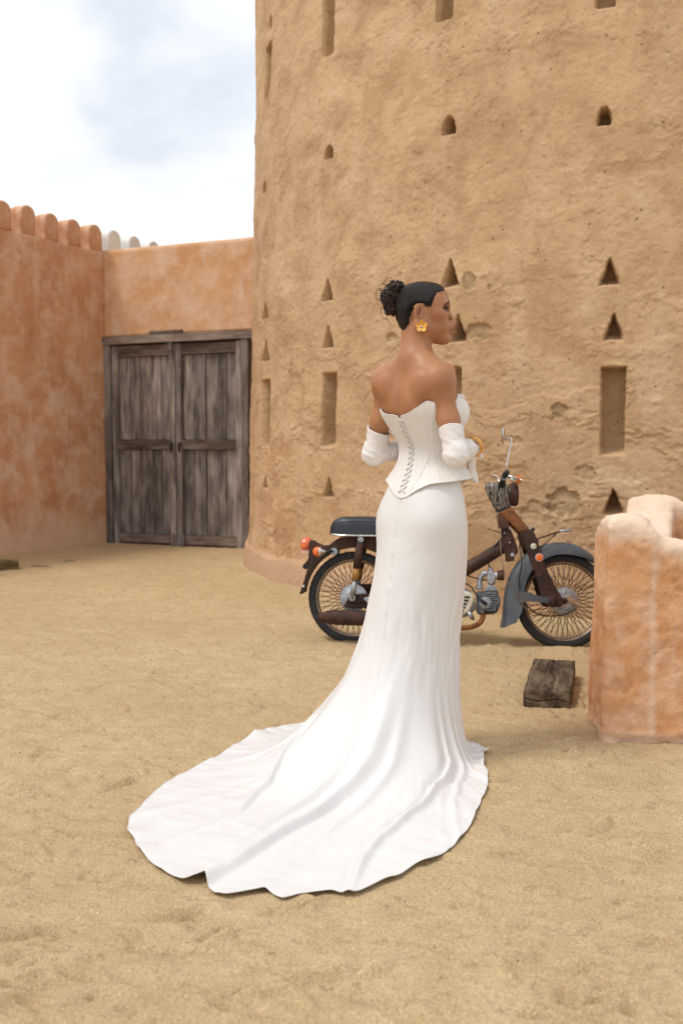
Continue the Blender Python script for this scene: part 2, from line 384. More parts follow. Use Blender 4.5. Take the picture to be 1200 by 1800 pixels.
# ================================================================== TOWER
NICHES = [('slot',-142.8,4.22,4.91,.15),('slot',-124.9,4.16,4.82,.15),('slot',-107.4,4.04,4.7,.14),('slot',-161.1,4.24,4.72,.22),('slot',-141.7,1.17,1.76,.19),('slot',-159.3,1.17,1.77,.24),('slot',-105.9,1.12,1.71,.165),('slot',-123.2,1.15,1.74,.17),
('rt',-160.6,4.83,4.95,.10),('rt',-142.3,3.42,3.53,.125),('rt',-161.5,3.42,3.53,.12),('rt',-124.,3.36,3.49,.115),('rt',-107.3,3.28,3.41,.10),
('tri',-142.2,2.32,2.50,.155),('tri',-160.2,2.31,2.47,.21),('tri',-123.5,2.30,2.50,.155),('tri',-106.5,2.24,2.42,.155),('tri',-142.,1.95,2.13,.165),('tri',-159.5,1.93,2.12,.23),('tri',-122.5,1.91,2.11,.155),('tri',-106.,1.88,2.06,.15),
('tri',-141.4,.77,.93,.15),('tri',-158.8,.80,.93,.18),('tri',-105.7,.72,.90,.155),('tri',-123.,.76,.92,.15)]
PATCH = [(-115.65,1.95,2.16,.115,.006,0),(-120.1,1.92,2.03,.20,.016,1),(-121.2,2.27,2.39,.11,.013,1),(-118.9,2.25,2.30,.03,.01,1),(-111.3,1.37,1.47,.10,.016,1),(-110.6,.70,.90,.22,.020,.7),(-131.2,1.955,2.01,.10,.014,.8),(-113.4,.45,.82,.26,.012,.1),(-116.6,.93,1.05,.30,.007,0),(-116.2,1.20,1.25,.16,.010,.1),(-108.5,.95,1.05,.14,.012,.3)]
R0 = 3.76
ph = np.radians(np.concatenate([np.arange(-186, -92, .13), np.arange(-92, 174, 4)]))
zz = np.concatenate([np.arange(-.12, 5.75, .0088), np.arange(5.75, 8.01, .15)])
PH, ZZ = np.meshgrid(ph, zz, indexing='ij'); S = PH*R0
h = .030*fb2(S*.8, ZZ*.8, 3)+.010*fb2(S*3.2, ZZ*3.2, 3, .5, 4.)
wx = .06*fb2(S*2.2, ZZ*2.2, 2, .5, 2.); wz = .06*fb2(S*2.2, ZZ*2.2, 2, .5, 12.)
low = sstep(2.9, 1.2, ZZ)                                              # rougher, older plaster lower down
h += (.0026+.0022*low)*fb2((S+wx)*13, (ZZ+wz)*15, 5, .68, 7.)
h += (.0008+.0012*low)*rg2((S+wx)*9, (ZZ+wz)*16, 4, .65, 3.)*sstep(-.15, .35, fb2(S*.9, ZZ*.9, 2, .5, 40.))
n1_ = fb2((S+wx)*2.6, (ZZ+wz)*3.2, 5, .6, 31.); n2_ = fb2((S+wx)*1.5, (ZZ+wz)*4.5, 5, .62, 51.)
for t_, a_ in ((.14, .0030), (-.20, .0022), (.30, .003)): h += a_*sstep(t_-.008, t_+.008, n1_)     # plaster coats with raised lips
h += (.0015+.0045*low)*sstep(.16, .175, n2_)
h -= .006*np.exp(-((S-math.radians(-112.6)*R0+.012*fb2(S*0+1, ZZ*3, 3))/.012)**2)*sstep(-.2, .3, fb2(S*0, ZZ*1.7, 3, .5, 8.)); cr = np.abs(fb2((S+wx)*1.9, (ZZ+wz)*2.6, 5, .6, 77.)); h -= .007*sstep(.013, .0, cr)*sstep(.05, .3, fb2(S*1.1, ZZ*1.1, 2, .5, 90.)+.2*low)
pit_ = fb2(S*30, ZZ*30, 2, .5, 6.); h -= .004*sstep(.42, .6, pit_)
wear_niche = np.zeros_like(h); sk = np.zeros_like(h)
def win(phc, z0, z1, w, pad=.12):
    sc_ = math.radians(phc)*R0
    i0, i1 = np.searchsorted(ph*R0, [sc_-w/2-pad, sc_+w/2+pad]); j0, j1 = np.searchsorted(zz, [z0-pad, z1+pad])
    return (slice(i0, i1), slice(j0, j1)), sc_
for k, (pc, z0, z1, w, dep, wr) in enumerate(PATCH):
    q, sc_ = win(pc, z0, z1, w, .2); u = (S[q]-sc_)/(w/2); v = (ZZ[q]-(z0+z1)/2)/((z1-z0)/2)
    r = (np.abs(u)**2.6+np.abs(v)**2.6)**(1/2.6)+.55*fb2(S[q]*14, ZZ[q]*14, 4, .6, 3.*k)
    mk_ = sstep(1.0, .93, r); h[q] -= mk_*(dep+.006*fb2(S[q]*22, ZZ[q]*22, 3)); wear_niche[q] = np.maximum(wear_niche[q], mk_*wr)
for k, (kd, pc, z0, z1, w) in enumerate(NICHES):
    q, sc_ = win(pc, z0, z1, w); jag = (.008 if z0 < 2.6 else .004)*(.45 if pc < -135 else 1)
    nu = jag*fb2(S[q]*22, ZZ[q]*22, 3, .6, 5.*k); u = S[q]-sc_+nu; v = ZZ[q]+jag*fb2(S[q]*20, ZZ[q]*20, 3, .6, 50+k)
    H = z1-z0
    if kd == 'slot':
        rr = .30 if z0 > 3 else .1; hw = w/2
        d = np.minimum(hw-np.abs(u), np.minimum(z1-v, v-z0)); cor = hw*rr
        ax = np.maximum(np.abs(u)-(hw-cor), 0); az = np.maximum(np.abs(v-(z0+z1)/2)-(H/2-cor), 0); d = np.minimum(d, cor-np.hypot(ax, az)+1e-4)
        D = .17; sill = .05
    else:
        tp = .10 if kd == 'tri' else .42
        t = (v-z0)/H; half = w/2*((1-t)*(1-tp*.6)+tp*.6) if kd == 'tri' else w/2*np.sqrt(np.clip(1-np.clip(t, 0, 1)**1.7, 0, 1))+.004
        d = np.minimum((half-np.abs(u))*.95, np.minimum((z1-v), v-z0)); D = .20; sill = .075
    m_ = sstep(.0, .011, d)
    dd = D*m_*np.clip((v-z0)/sill, .0, 1)**.8
    h[q] -= dd; wear_niche[q] = np.maximum(wear_niche[q], .62*m_*np.clip((v-z0)/sill-.3, 0, 1))  # niche interiors take the same darker tone as the worn patches
# smoother pale skirt at the foot
se = .22+.05*fb2(S*1.6, S*0+3., 3); sk = sstep(se+.03, se-.02, ZZ+.03*fb2(S*6, ZZ*6, 2)); sm = .020*fb2(S*1.2, ZZ*1.5, 3)
skx = sk*sstep(math.radians(-128), math.radians(-136), PH)
h = h*(1-skx*.8)+sm*skx*.6; h += .02*skx+.035*sstep(.40, .0, ZZ)
rad = R0-.021*ZZ+h
P = np.stack([TC[0]+rad*np.cos(PH), TC[1]+rad*np.sin(PH), ZZ], -1)
nu_, nv_ = P.shape[:2]
V = P.reshape(-1, 3); F = grid_faces(nu_, nv_, True, False)
me = np_mesh('tower_wall', V, F); attr(me, 'wear_niche', wear_niche); attr(me, 'skirt', skx)
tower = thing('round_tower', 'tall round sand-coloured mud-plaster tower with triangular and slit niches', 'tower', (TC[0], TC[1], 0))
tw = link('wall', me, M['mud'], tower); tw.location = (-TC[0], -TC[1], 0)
a_ = np.linspace(0, 2*PI, 96, endpoint=False)
ring = lambda r, z: np.stack([r*np.cos(a_), r*np.sin(a_), np.full(96, z)], -1)
Pp = np.stack([ring(3.70, 7.9), ring(3.70, 8.35), ring(3.4, 8.35), ring(3.4, 7.7), ring(.01, 7.7)], 0)
me = grid_mesh('parapet', Pp, False, True); link('parapet', me, M['mud'], tower, False)

# ================================================================== COURTYARD WALLS
def wall_sheet(name, A, B, z0, z1, th, mat, parent, amp=.012, du=.03, palef=None, seed=0, both=True):
    """upright wall from A to B, front face on the right-hand side of A->B, uneven plaster on a real slab"""
    A = np.array(A, float); B = np.array(B, float); L = np.linalg.norm(B-A); t = (B-A)/L; nrm = np.array([t[1], -t[0]])
    u = np.linspace(0, L, max(2, int(L/du))); z = np.linspace(z0, z1, max(2, int((z1-z0)/du)))
    U, Zz = np.meshgrid(u, z, indexing='ij'); e = amp*fb2(U*1.1+seed, Zz*1.1, 3)+amp*.35*fb2(U*4+seed, Zz*4, 3)
    edge = np.minimum.reduce([U-0, L-U, z1-Zz]); rd = .02*np.clip(1-edge/.03, 0, 1)**2
    e = e-rd
    P = np.stack([A[0]+t[0]*U+nrm[0]*e, A[1]+t[1]*U+nrm[1]*e, Zz+0*U], -1)
    me = grid_mesh(name, P); attr(me, 'pale', palef(U, Zz) if palef is not None else np.zeros(U.size))
    bm = bmesh.new(); bm.from_mesh(me)
    # close with sides, top and back
    nu, nv = U.shape; bm.verts.ensure_lookup_table(); off = Vector((-nrm[0]*th, -nrm[1]*th, 0))
    rim = [i*nv for i in range(nu)][::-1]+[j for j in range(nv)]+[i*nv+nv-1 for i in range(nu)][1:]+[(nu-1)*nv+j for j in range(nv)][::-1][1:-1]
    bk = {}
    for i in rim:
        c = bm.verts[i].co; b = (c-Vector((A[0], A[1], 0))).dot(Vector((t[0], t[1], 0)))
        bk[i] = (b, c.z)
    newv = {i: bm.verts.new(Vector((A[0]+t[0]*b, A[1]+t[1]*b, zc))+off) for i, (b, zc) in bk.items()}
    bm.verts.ensure_lookup_table(); n = len(rim)
    for k in range(n):
        a, b = rim[k], rim[(k+1) % n]
        if a == b: continue
        try: bm.faces.new((bm.verts[a], bm.verts[b], newv[b], newv[a]))
        except ValueError: pass
    try: bm.faces.new([newv[i] for i in dict.fromkeys(rim)])
    except ValueError: pass
    bmesh.ops.recalc_face_normals(bm, faces=bm.faces); bm.to_mesh(me); bm.free()
    return link(name, me, mat, parent, True)
CR = np.array([-2.82, 12.10]); dl = np.array([-.505, -.863]); LN = CR+dl*9.5
lw = thing('courtyard_wall', 'orange-plastered courtyard wall with round-topped merlons at the left', 'wall', (CR[0], CR[1], 0))
def lpale(U, Zz): return np.clip(sstep(.42, .12, Zz+.12*fb2(U*1.5, Zz*1.5, 3))*.9, 0, 1)
o = wall_sheet('wall', LN, CR, -.15, 3.5, .5, M['orange'], lw, .02, palef=lpale); o.location = (-CR[0], -CR[1], 0)
def merlon_mesh(w=.222, hgt=.30, th=.2, sd=0):
    n = 12; prof = [(-w/2, -.02), (-w/2, hgt-w/2)]+[(-w/2*math.cos(a), hgt-w/2+w/2*math.sin(a)) for a in np.linspace(0, PI, n)][1:-1]+[(w/2, hgt-w/2), (w/2, -.02)]
    bm = bmesh.new(); f = [bm.verts.new((x, 0, z)) for x, z in prof]; b = [bm.verts.new((x, th, z)) for x, z in prof]
    bm.faces.new(f); bm.faces.new(b[::-1]); k = len(f)
    for i in range(k): bm.faces.new((f[i], b[i], b[(i+1) % k], f[(i+1) % k]))
    bmesh.ops.recalc_face_normals(bm, faces=bm.faces)
    me = bpy.data.meshes.new('merlon'); bm.to_mesh(me); bm.free(); attr(me, 'pale', np.zeros(len(me.vertices))); return me
mm = merlon_mesh()
ang_l = math.atan2(-dl[1], -dl[0])
# merlon centres measured along the wall from the corner towards the camera
def put_merlon(s, parent, mat, me, base=CR, d=dl, z=3.5):
    p = base+d*s; o = bpy.data.objects.new('merlon', me); COL.objects.link(o); o.parent = parent
    o.location = (p[0]-parent.location[0], p[1]-parent.location[1], z)
    o.scale = (random.uniform(.95, 1.05), 1, random.uniform(.94, 1.05)); o.rotation_euler = (random.uniform(-.02, .02), random.uniform(-.02, .02), ang_l+random.uniform(-.02, .02))
    md = o.modifiers.new('bevel', 'BEVEL'); md.width = .02; md.segments = 3; md.limit_method = 'ANGLE'
    return o
mm.materials.append(M['orange'])
for k in range(24): put_merlon(.155+.343*k, lw, None, mm)
# ---- wall over the gate
DR = np.array([-.70, 11.19]); dd_ = (DR-CR)/np.linalg.norm(DR-CR)     # along the gate, left to right
gate_rz = math.atan2(dd_[1], dd_[0]); nd = np.array([dd_[1], -dd_[0]])  # towards the camera
gw = thing('gateway_wall', 'pale orange plaster wall above the grey timber double gate', 'wall', (CR[0], CR[1], 0))
GE = CR+dd_*3.1
o = wall_sheet('lintel_wall', CR+nd*.05-dd_*.02, GE+nd*.05, 2.475, 3.5, .45, M['lintel'], gw, .012, .025, seed=30,
    palef=lambda U, Zz: sstep(.1, .3, fb2(U*2, Zz*2, 3, .5, 9.))*.35); o.location = (-CR[0], -CR[1], 0)
# ---- whitewashed wall carrying on behind
wwo = thing('white_wall', 'whitewashed wall with round merlons carrying on beyond the orange corner', 'wall', (CR[0], CR[1], 0))
FW = CR-dl*7.5
o = wall_sheet('wall', CR-dl*.32, FW, -.1, 3.49, .4, M['white_wall'], wwo, .01, .12); o.location = (-CR[0], -CR[1], 0)
mw = merlon_mesh(); mw.materials.append(M['white_wall'])
for k in range(15): put_merlon(-.17-.36*k, wwo, None, mw, z=3.49)

# ================================================================== DOUBLE GATE  (local x along the gate, -y to the camera)
gt = thing('wooden_gate', 'tall weathered grey-brown timber double gate under the orange wall', 'gate', (CR[0], CR[1], 0), gate_rz)
def plank(name, x0, x1, z0, z1, y, th, mat, parent, bev=.004, wav=.003):
    bm = bmesh.new(); n = max(2, int((z1-z0)/.25)) if z1-z0 > x1-x0 else max(2, int((x1-x0)/.25)); vert = z1-z0 > x1-x0
    R_ = []
    for i in range(n+1):
        t = i/n
        r = lambda: random.uniform(-wav, wav)
        if vert:
            z = z0+(z1-z0)*t; c = [(x0+r(), y-th), (x1+r(), y-th), (x1+r(), y), (x0+r(), y)]; R_.append([bm.verts.new((a-(x0+x1)/2, b+ (r()*.5 if b<y else 0), z-(z0+z1)/2)) for a, b in c])
        else:
            x = x0+(x1-x0)*t; c = [(z0+r(), y-th), (z1+r(), y-th), (z1+r(), y), (z0+r(), y)]; R_.append([bm.verts.new((x-(x0+x1)/2, b+(r()*.5 if b<y else 0), a-(z0+z1)/2)) for a, b in c])
    for i in range(n):
        for j in range(4): bm.faces.new((R_[i][j], R_[i][(j+1) % 4], R_[i+1][(j+1) % 4], R_[i+1][j]))
    bm.faces.new(R_[0]); bm.faces.new(R_[-1][::-1])
    o = bm_obj(name, bm, mat, parent, False, bev, 2); o.location = ((x0+x1)/2, 0, (z0+z1)/2); return o
fr = plank('frame_post', .0, .085, -.05, 2.375, .03, .10, M['gate'], gt); plank('frame_post', 1.865, 1.95, -.05, 2.375, .03, .10, M['gate'], gt)
plank('frame_head', -.01, 2.2, 2.38, 2.470, .035, .125, M['gate_x'], gt); plank('frame_strip', .66, 1.10, 2.474, 2.515, -.045, .03, M['gate_x'], gt)
bm = bmesh.new(); bx(bm, (1.0, .10, 1.2), (2.0, .04, 2.5)); bm_obj('gap_shade_sheet', bm, M['gap'], gt)  # added near-black sheet; its colour stands in for shade between the boards
def leaf(x0, x1, lab, side):
    L = bpy.data.objects.new('door_leaf', None); COL.objects.link(L); L.parent = gt; L['label'] = lab
    sw = .072
    plank('stile', x0, x0+sw, .0, 2.365, .035, .075, M['gate'], L); plank('stile', x1-sw, x1, .0, 2.365, .035, .075, M['gate'], L)
    a, b = x0+sw+.003, x1-sw-.003
    plank('rail', a, b, 2.235, 2.36, .03, .062, M['gate_x'], L); plank('rail', a, b, .02, .125, .03, .062, M['gate_x'], L)
    plank('rail', a, b, 1.135, 1.245, .028, .064, M['gate_x'], L)
    n = 5; ws = np.cumsum([0]+list(np.array([1.1, .9, 1.15, .95, .9] if side < 0 else [.9, 1.2, 1.05, .8, .95])/5)); ws = ws/ws[-1]
    for i in range(n):
        p0, p1 = a+(b-a)*ws[i]+.004, a+(b-a)*ws[i+1]-.004
        j = random.uniform(-.008, .008)
        plank('board', p0, p1, 1.249, 2.231, .03+j, .030, M['gate'], L, .003); plank('board', p0, p1, .129, 1.131, .03+j, .030, M['gate'], L, .003)
    return L
L1 = leaf(.095, .972, 'left leaf of the gate with a rusty latch', -1); L2 = leaf(.985, 1.855, 'right leaf of the gate', 1)
for L_, x_ in ((L1, .925), (L2, 1.035)):
    V_, F_ = tube_mesh([(x_, -.042, 1.20), (x_+.005, -.062, 1.195), (x_+.004, -.072, 1.17), (x_, -.060, 1.12), (x_, -.045, 1.11)], [.022, .020, .016, .013, .008], 8); vf_obj('latch', V_, F_, M['latch'], L_)
    plank('hinge_block', x_-.02+(0 if L_ is L1 else .03), x_+.03+(0 if L_ is L1 else .03), .0, .14, -.046, .02, M['gate'], L_)
plank('pivot_block', .895, .955, 2.27, 2.40, -.048, .03, M['gate'], gt)
# ================================================================== VOLUME HELPERS
def surface_nets(f, gx, gy, gz):
    s = f < 0; nx, ny, nz = f.shape
    cells = np.zeros((nx-1, ny-1, nz-1), np.int8)
    for a in (0, 1):
        for b in (0, 1):
            for c in (0, 1): cells += s[a:nx-1+a, b:ny-1+b, c:nz-1+c]
    act = (cells > 0) & (cells < 8); idx = np.full(act.shape, -1, np.int64); I, J, K = np.nonzero(act); idx[I, J, K] = np.arange(len(I))
    acc = np.zeros((len(I), 3)); cnt = np.zeros(len(I)); g = (gx, gy, gz)
    cor = [(a, b, c) for a in (0, 1) for b in (0, 1) for c in (0, 1)]
    for p in cor:
        for ax in range(3):
            if p[ax]: continue
            q = list(p); q[ax] = 1
            fa = f[I+p[0], J+p[1], K+p[2]]; fb = f[I+q[0], J+q[1], K+q[2]]; m = (fa < 0) != (fb < 0)
            t = np.where(m, fa/(fa-fb+1e-20), 0)
            A = np.stack([gx[I+p[0]], gy[J+p[1]], gz[K+p[2]]], -1); B = np.stack([gx[I+q[0]], gy[J+q[1]], gz[K+q[2]]], -1)
            acc += np.where(m[:, None], A+(B-A)*t[:, None], 0); cnt += m
    V = acc/np.maximum(cnt, 1)[:, None]; Fs = []
    for ax in range(3):
        sl0 = [slice(None)]*3; sl1 = [slice(None)]*3; sl0[ax] = slice(0, -1); sl1[ax] = slice(1, None)
        e = s[tuple(sl0)] != s[tuple(sl1)]; b, c = [k for k in range(3) if k != ax]
        ii = np.array(np.nonzero(e)); ok = (ii[b] > 0) & (ii[c] > 0) & (ii[b] < f.shape[b]-1) & (ii[c] < f.shape[c]-1); ii = ii[:, ok]
        def cell(db, dc):
            q = ii.copy(); q[b] -= db; q[c] -= dc; return idx[q[0], q[1], q[2]]
        quad = np.stack([cell(1, 1), cell(0, 1), cell(0, 0), cell(1, 0)], -1)
        fl = s[tuple(ii)]; 
        if ax == 1: fl = ~fl
        quad[~fl] = quad[~fl][:, ::-1]; Fs.append(quad)
    F = np.concatenate(Fs); F = F[(F >= 0).all(1)]
    return V, F

def lap(V, F, it=1, w=.5):
    n = len(V); e = np.concatenate([F[:, [0, 1]], F[:, [1, 2]], F[:, [2, 3]], F[:, [3, 0]]]); e = np.concatenate([e, e[:, ::-1]])
    d = np.bincount(e[:, 0], minlength=n)
    for _ in range(it):
        m = np.stack([np.bincount(e[:, 0], V[e[:, 1], k], n) for k in range(3)], -1)/np.maximum(d, 1)[:, None]; V = V+(m-V)*w
    return V
# ================================================================== PARAPET (right foreground): one swept mud wall with two horned corners
def parapet():
    # footprint centre line with top height: near wall from the right, round the near corner, back along the side, round the far corner
    pl = [(3.0, 3.97, .79), (1.66, 4.04, .793), (1.46, 4.055, .80), (1.34, 4.06, .806), (1.285, 4.07, .820), (1.25, 4.07, .860), (1.222, 4.07, .900), (1.21, 4.075, .914), (1.235, 4.14, .90), (1.25, 4.20, .79), (1.27, 4.30, .735), (1.38, 4.65, .69), (1.56, 5.15, .71), (1.69, 5.48, .80), (1.735, 5.60, .90), (1.81, 5.66, .912), (1.88, 5.66, .90), (1.95, 5.65, .865), (2.05, 5.64, .842), (3.0, 5.60, .825)]
    pl = np.array(pl); th = .125
    gx_ = np.arange(.94, 2.75, .0115); gy_ = np.arange(3.82, 5.86, .0115); gz_ = np.arange(-.09, 1.0, .0115)
    X2, Y2 = np.meshgrid(gx_, gy_, indexing='ij'); dist = np.full(X2.shape, 9.); acc = np.zeros(X2.shape); wt = np.zeros(X2.shape)
    for i in range(len(pl)-1):
        a, b = pl[i, :2], pl[i+1, :2]; e = b-a; t = np.clip(((X2-a[0])*e[0]+(Y2-a[1])*e[1])/(e@e), 0, 1); d = np.hypot(X2-a[0]-t*e[0], Y2-a[1]-t*e[1])
        dist = np.minimum(dist, d); w = 1/(d+.01)**8*math.sqrt(e@e); acc += w*(pl[i, 2]+(pl[i+1, 2]-pl[i, 2])*t); wt += w
    top = acc/wt; top = top+.006*fb2(X2*5, Y2*5, 2)
    # square the near-left corner of the front face
    bxd = np.maximum(np.abs(X2-1.222)-.155, np.abs(Y2-4.075)-.118); dist = np.minimum(dist, bxd+th)
    dist = dist+.010*fb2(X2*3, Y2*3, 2)
    zz_ = gz_[None, None, :]; tp = (1-np.clip(zz_, 0, .9)/.9)
    d2 = dist[..., None]-th-.012*tp+.006*fb2(X2*9+3, Y2*9, 2)[..., None]; d3 = (zz_-top[..., None])*.93
    r = .034; u = np.maximum(d2+r, 0); v = np.maximum(d3+r, 0); f = np.minimum(np.maximum(d2, d3), -r+0*d2)*0+np.where((u > 0) & (v > 0), np.hypot(u, v)-r, np.maximum(d2, d3))
    V, F = surface_nets(f, gx_, gy_, gz_); V = lap(V, F, 2)
    me = np_mesh('wall', V, F); nr = np.empty(len(V)*3, np.float32); me.vertex_normals.foreach_get('vector', nr); nr = nr.reshape(-1, 3); q = V
    if (nr[V[:, 2] > .85][:, 2]).mean() < 0: nr = -nr
    d = .012*fb3(q*2.6, 2)+.012*fb3(q*7, 4, .6)+.0055*fb3(q*24, 3, .6)+.004*sstep(.02, .04, fb3(q*4+7, 4, .6)); ck_ = np.abs(fb3(q*3.3+9, 4)); d = d-.006*sstep(.012, .0, ck_)*sstep(-.1, .2, fb3(q*2+4, 2))-.006*sstep(.30, .36, fb3(q*9+2, 3))
    bt = np.exp(-((q[:, 2]-.035-.012*fb3(q*5, 2))/.016)**2); d = d+.010*bt-.012*sstep(.0, .25, fb3(q*11, 3))*sstep(.06, .0, q[:, 2])
    q2 = q+nr*d[:, None]; me.vertices.foreach_set('co', q2.astype(np.float32).ravel())
    ix = np.clip(np.searchsorted(gx_, q[:, 0])-1, 0, len(gx_)-1); iy = np.clip(np.searchsorted(gy_, q[:, 1])-1, 0, len(gy_)-1); hh = top[ix, iy]
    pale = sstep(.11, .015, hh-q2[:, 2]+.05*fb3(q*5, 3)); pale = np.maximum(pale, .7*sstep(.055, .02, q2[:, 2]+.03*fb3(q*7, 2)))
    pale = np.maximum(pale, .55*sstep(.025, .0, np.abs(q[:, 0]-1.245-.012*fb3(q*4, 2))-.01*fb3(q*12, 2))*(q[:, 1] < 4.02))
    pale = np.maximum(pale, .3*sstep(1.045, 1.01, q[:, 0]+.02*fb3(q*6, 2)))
    attr(me, 'pale', pale); bm = bmesh.new(); bm.from_mesh(me); bmesh.ops.recalc_face_normals(bm, faces=bm.faces); bm.to_mesh(me); bm.free(); return me
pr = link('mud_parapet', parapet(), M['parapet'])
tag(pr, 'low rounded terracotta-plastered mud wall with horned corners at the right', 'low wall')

# ================================================================== TIMBER BLOCKS
def sleeper():
    nx, ny, nz = 14, 30, 8; w, l, hh = .213, .64, .088
    bm = bmesh.new(); bmesh.ops.create_cube(bm, size=1)
    bmesh.ops.subdivide_edges(bm, edges=bm.edges, cuts=31, use_grid_fill=True)
    for v in bm.verts: v.co = Vector((v.co.x*w, v.co.y*l, v.co.z*hh+hh/2))
    V = np.array([v.co[:] for v in bm.verts])
    n = fb3(V*np.array([22, 4, 30]), 3)*.003+fb3(V*np.array([9, 9, 9])+3, 2)*.005
    ck = np.abs(V[:, 0]+.012*np.sin(V[:, 1]*9)+.006*np.sin(V[:, 1]*31)-.012); gr = np.exp(-(ck/.0045)**2)*(V[:, 2] > hh*.45)
    c2 = np.exp(-((V[:, 1]+.15-(V[:, 0])*.35)/.006)**2)*(V[:, 0] < .02)*(V[:, 0] > -.03)*.7
    lay = np.exp(-((V[:, 2]-hh*.48-.006*np.sin(V[:, 0]*40))/.003)**2)*(V[:, 1] < -l*.45)
    for i, v in enumerate(bm.verts):
        e = min(w/2-abs(v.co.x), l/2-abs(v.co.y), hh/2-abs(v.co.z-hh/2)); 
        nn = Vector((v.co.x/w*2, v.co.y/l*2, (v.co.z-hh/2)/hh*2)); ax = max(range(3), key=lambda k: abs(nn[k])); dvec = Vector([math.copysign(1, nn[k]) if k == ax else 0 for k in range(3)])
        v.co += dvec*float(n[i]); v.co.z -= float(gr[i])*.018+float(c2[i])*.013; v.co.y += float(lay[i])*.008
        corner = sum(1 for k, L in zip((abs(v.co.x), abs(v.co.y), abs(v.co.z-hh/2)), (w/2, l/2, hh/2)) if k > L-.006)
        if corner >= 2: v.co *= .988
    o = bm_obj('timber_block', bm, M['sleeper'], None, True, 0)
    return o
sb = sleeper(); sb.location = (1.018, 4.78, -.006); sb.rotation_euler = (math.radians(1.0), 0, math.radians(-15))
tag(sb, 'short dark cracked timber sleeper lying on the sand by the low wall', 'timber')
bm = bmesh.new(); bmesh.ops.create_cube(bm, size=1); bmesh.ops.subdivide_edges(bm, edges=bm.edges, cuts=9, use_grid_fill=True)
for v in bm.verts:
    v.co = Vector((v.co.x*.30, v.co.y*.13, v.co.z*.10+.05)); v.co += Vector(fb3(np.array([v.co[:]])*14, 2)[0]*np.array([.012, .012, .012]))
ob = bm_obj('wooden_chock', bm, M['ledge'], None, True); ob.location = (-3.24, 9.45, -.003); ob.rotation_euler = (0, .05, .35)
tag(ob, 'small mossy yellow-brown timber chunk at the foot of the left wall', 'timber')
# ================================================================== PERSON
# body frame: +x her right hand, +y the way her chest faces, z up, origin on the ground between her feet
PX, PY, PRZ = .311, 3.75, -math.radians(45)
person = thing('person', 'woman in white strapless corset gown with long train, seen from behind, head turned to profile', 'person', (PX, PY, 0), PRZ)

class Field:
    """smooth-union distance field on an uneven rectilinear grid; every primitive touches only its own neighbourhood"""
    def __init__(s, gx, gy, gz): s.g = (gx, gy, gz); s.f = np.full((len(gx), len(gy), len(gz)), .2)
    def box(s, lo, hi):
        r = []
        for a in range(3):
            i0, i1 = np.searchsorted(s.g[a], [lo[a], hi[a]]); r.append(slice(max(i0-1, 0), min(i1+1, len(s.g[a]))))
        return tuple(r)
    def pts(s, q): return np.meshgrid(s.g[0][q[0]], s.g[1][q[1]], s.g[2][q[2]], indexing='ij')
    def add(s, fn, lo, hi, k=.012, mode='u'):
        q = s.box(np.array(lo)-.045-k, np.array(hi)+.045+k); x, y, z = s.pts(q); d = fn(x, y, z); a = s.f[q]
        if mode == 'u': h = np.maximum(k-np.abs(a-d), 0)/k; r = np.minimum(a, d)-h*h*k*.25
        elif mode == 's': d = -d; h = np.maximum(k-np.abs(a-d), 0)/k; r = np.maximum(a, d)+h*h*k*.25
        s.f[q] = r
    def ell(s, c, r, k=.012, R=None, mode='u'):
        c = np.array(c, float); r = np.array(r, float); m = r.max()
        def fn(x, y, z):
            u, v, w = x-c[0], y-c[1], z-c[2]
            if R is not None: u, v, w = (R[0, 0]*u+R[1, 0]*v+R[2, 0]*w, R[0, 1]*u+R[1, 1]*v+R[2, 1]*w, R[0, 2]*u+R[1, 2]*v+R[2, 2]*w)
            k0 = np.sqrt((u/r[0])**2+(v/r[1])**2+(w/r[2])**2); k1 = np.sqrt((u/r[0]**2)**2+(v/r[1]**2)**2+(w/r[2]**2)**2)
            return k0*(k0-1)/np.maximum(k1, 1e-9)
        s.add(fn, c-m, c+m, k, mode)
    def cap(s, a, b, ra, rb, k=.012, mode='u', fl=None):
        a = np.array(a, float); b = np.array(b, float); d = b-a; L = d@d
        def fn(x, y, z):
            t = np.clip(((x-a[0])*d[0]+(y-a[1])*d[1]+(z-a[2])*d[2])/L, 0, 1)
            return np.sqrt((x-a[0]-t*d[0])**2+(y-a[1]-t*d[1])**2+(z-a[2]-t*d[2])**2)-(ra+(rb-ra)*t)
        R = max(ra, rb); s.add(fn, np.minimum(a, b)-R, np.maximum(a, b)+R, k, mode)
    def mesh(s): return surface_nets(s.f, *s.g)

# ---- torso as stacked ellipse sections: z, cx, cy, half width, half depth
TOR = [(.60, 0, .00, .150, .110), (.80, 0, -.012, .170, .135), (.88, 0, -.004, .164, .132), (.95, 0, -.002, .160, .128), (1.02, 0, .000, .152, .120), (1.08, 0, .012, .134, .102), (1.14, 0, .020, .118, .090), (1.19, 0, .018, .113, .086),
       (1.25, 0, -.008, .127, .098), (1.31, 0, -.033, .146, .106), (1.37, 0, -.040, .150, .104), (1.42, 0, -.046, .140, .088), (1.46, 0, -.050, .118, .068), (1.50, 0, -.054, .080, .052), (1.54, 0, -.056, .052, .045)]
def tor_at(z):
    return interp(np.clip(z, .6, 1.54), TOR)
def torso_fn(x, y, z, low=.80):
    zf = z[0, 0, :] if z.ndim == 3 else z
    cx_, cy_, a, b = tor_at(zf); u, v = x-cx_, y-cy_
    k0 = np.sqrt((u/a)**2+(v/b)**2)+1e-9; k1 = np.sqrt((u/a**2)**2+(v/b**2)**2)+1e-9
    d = k0*(k0-1)/k1; e = .03; zc_ = np.maximum(z-1.515, low-z); h = np.maximum(e-np.abs(d-zc_), 0)/e
    return np.maximum(d, zc_)+h*h*e*.25
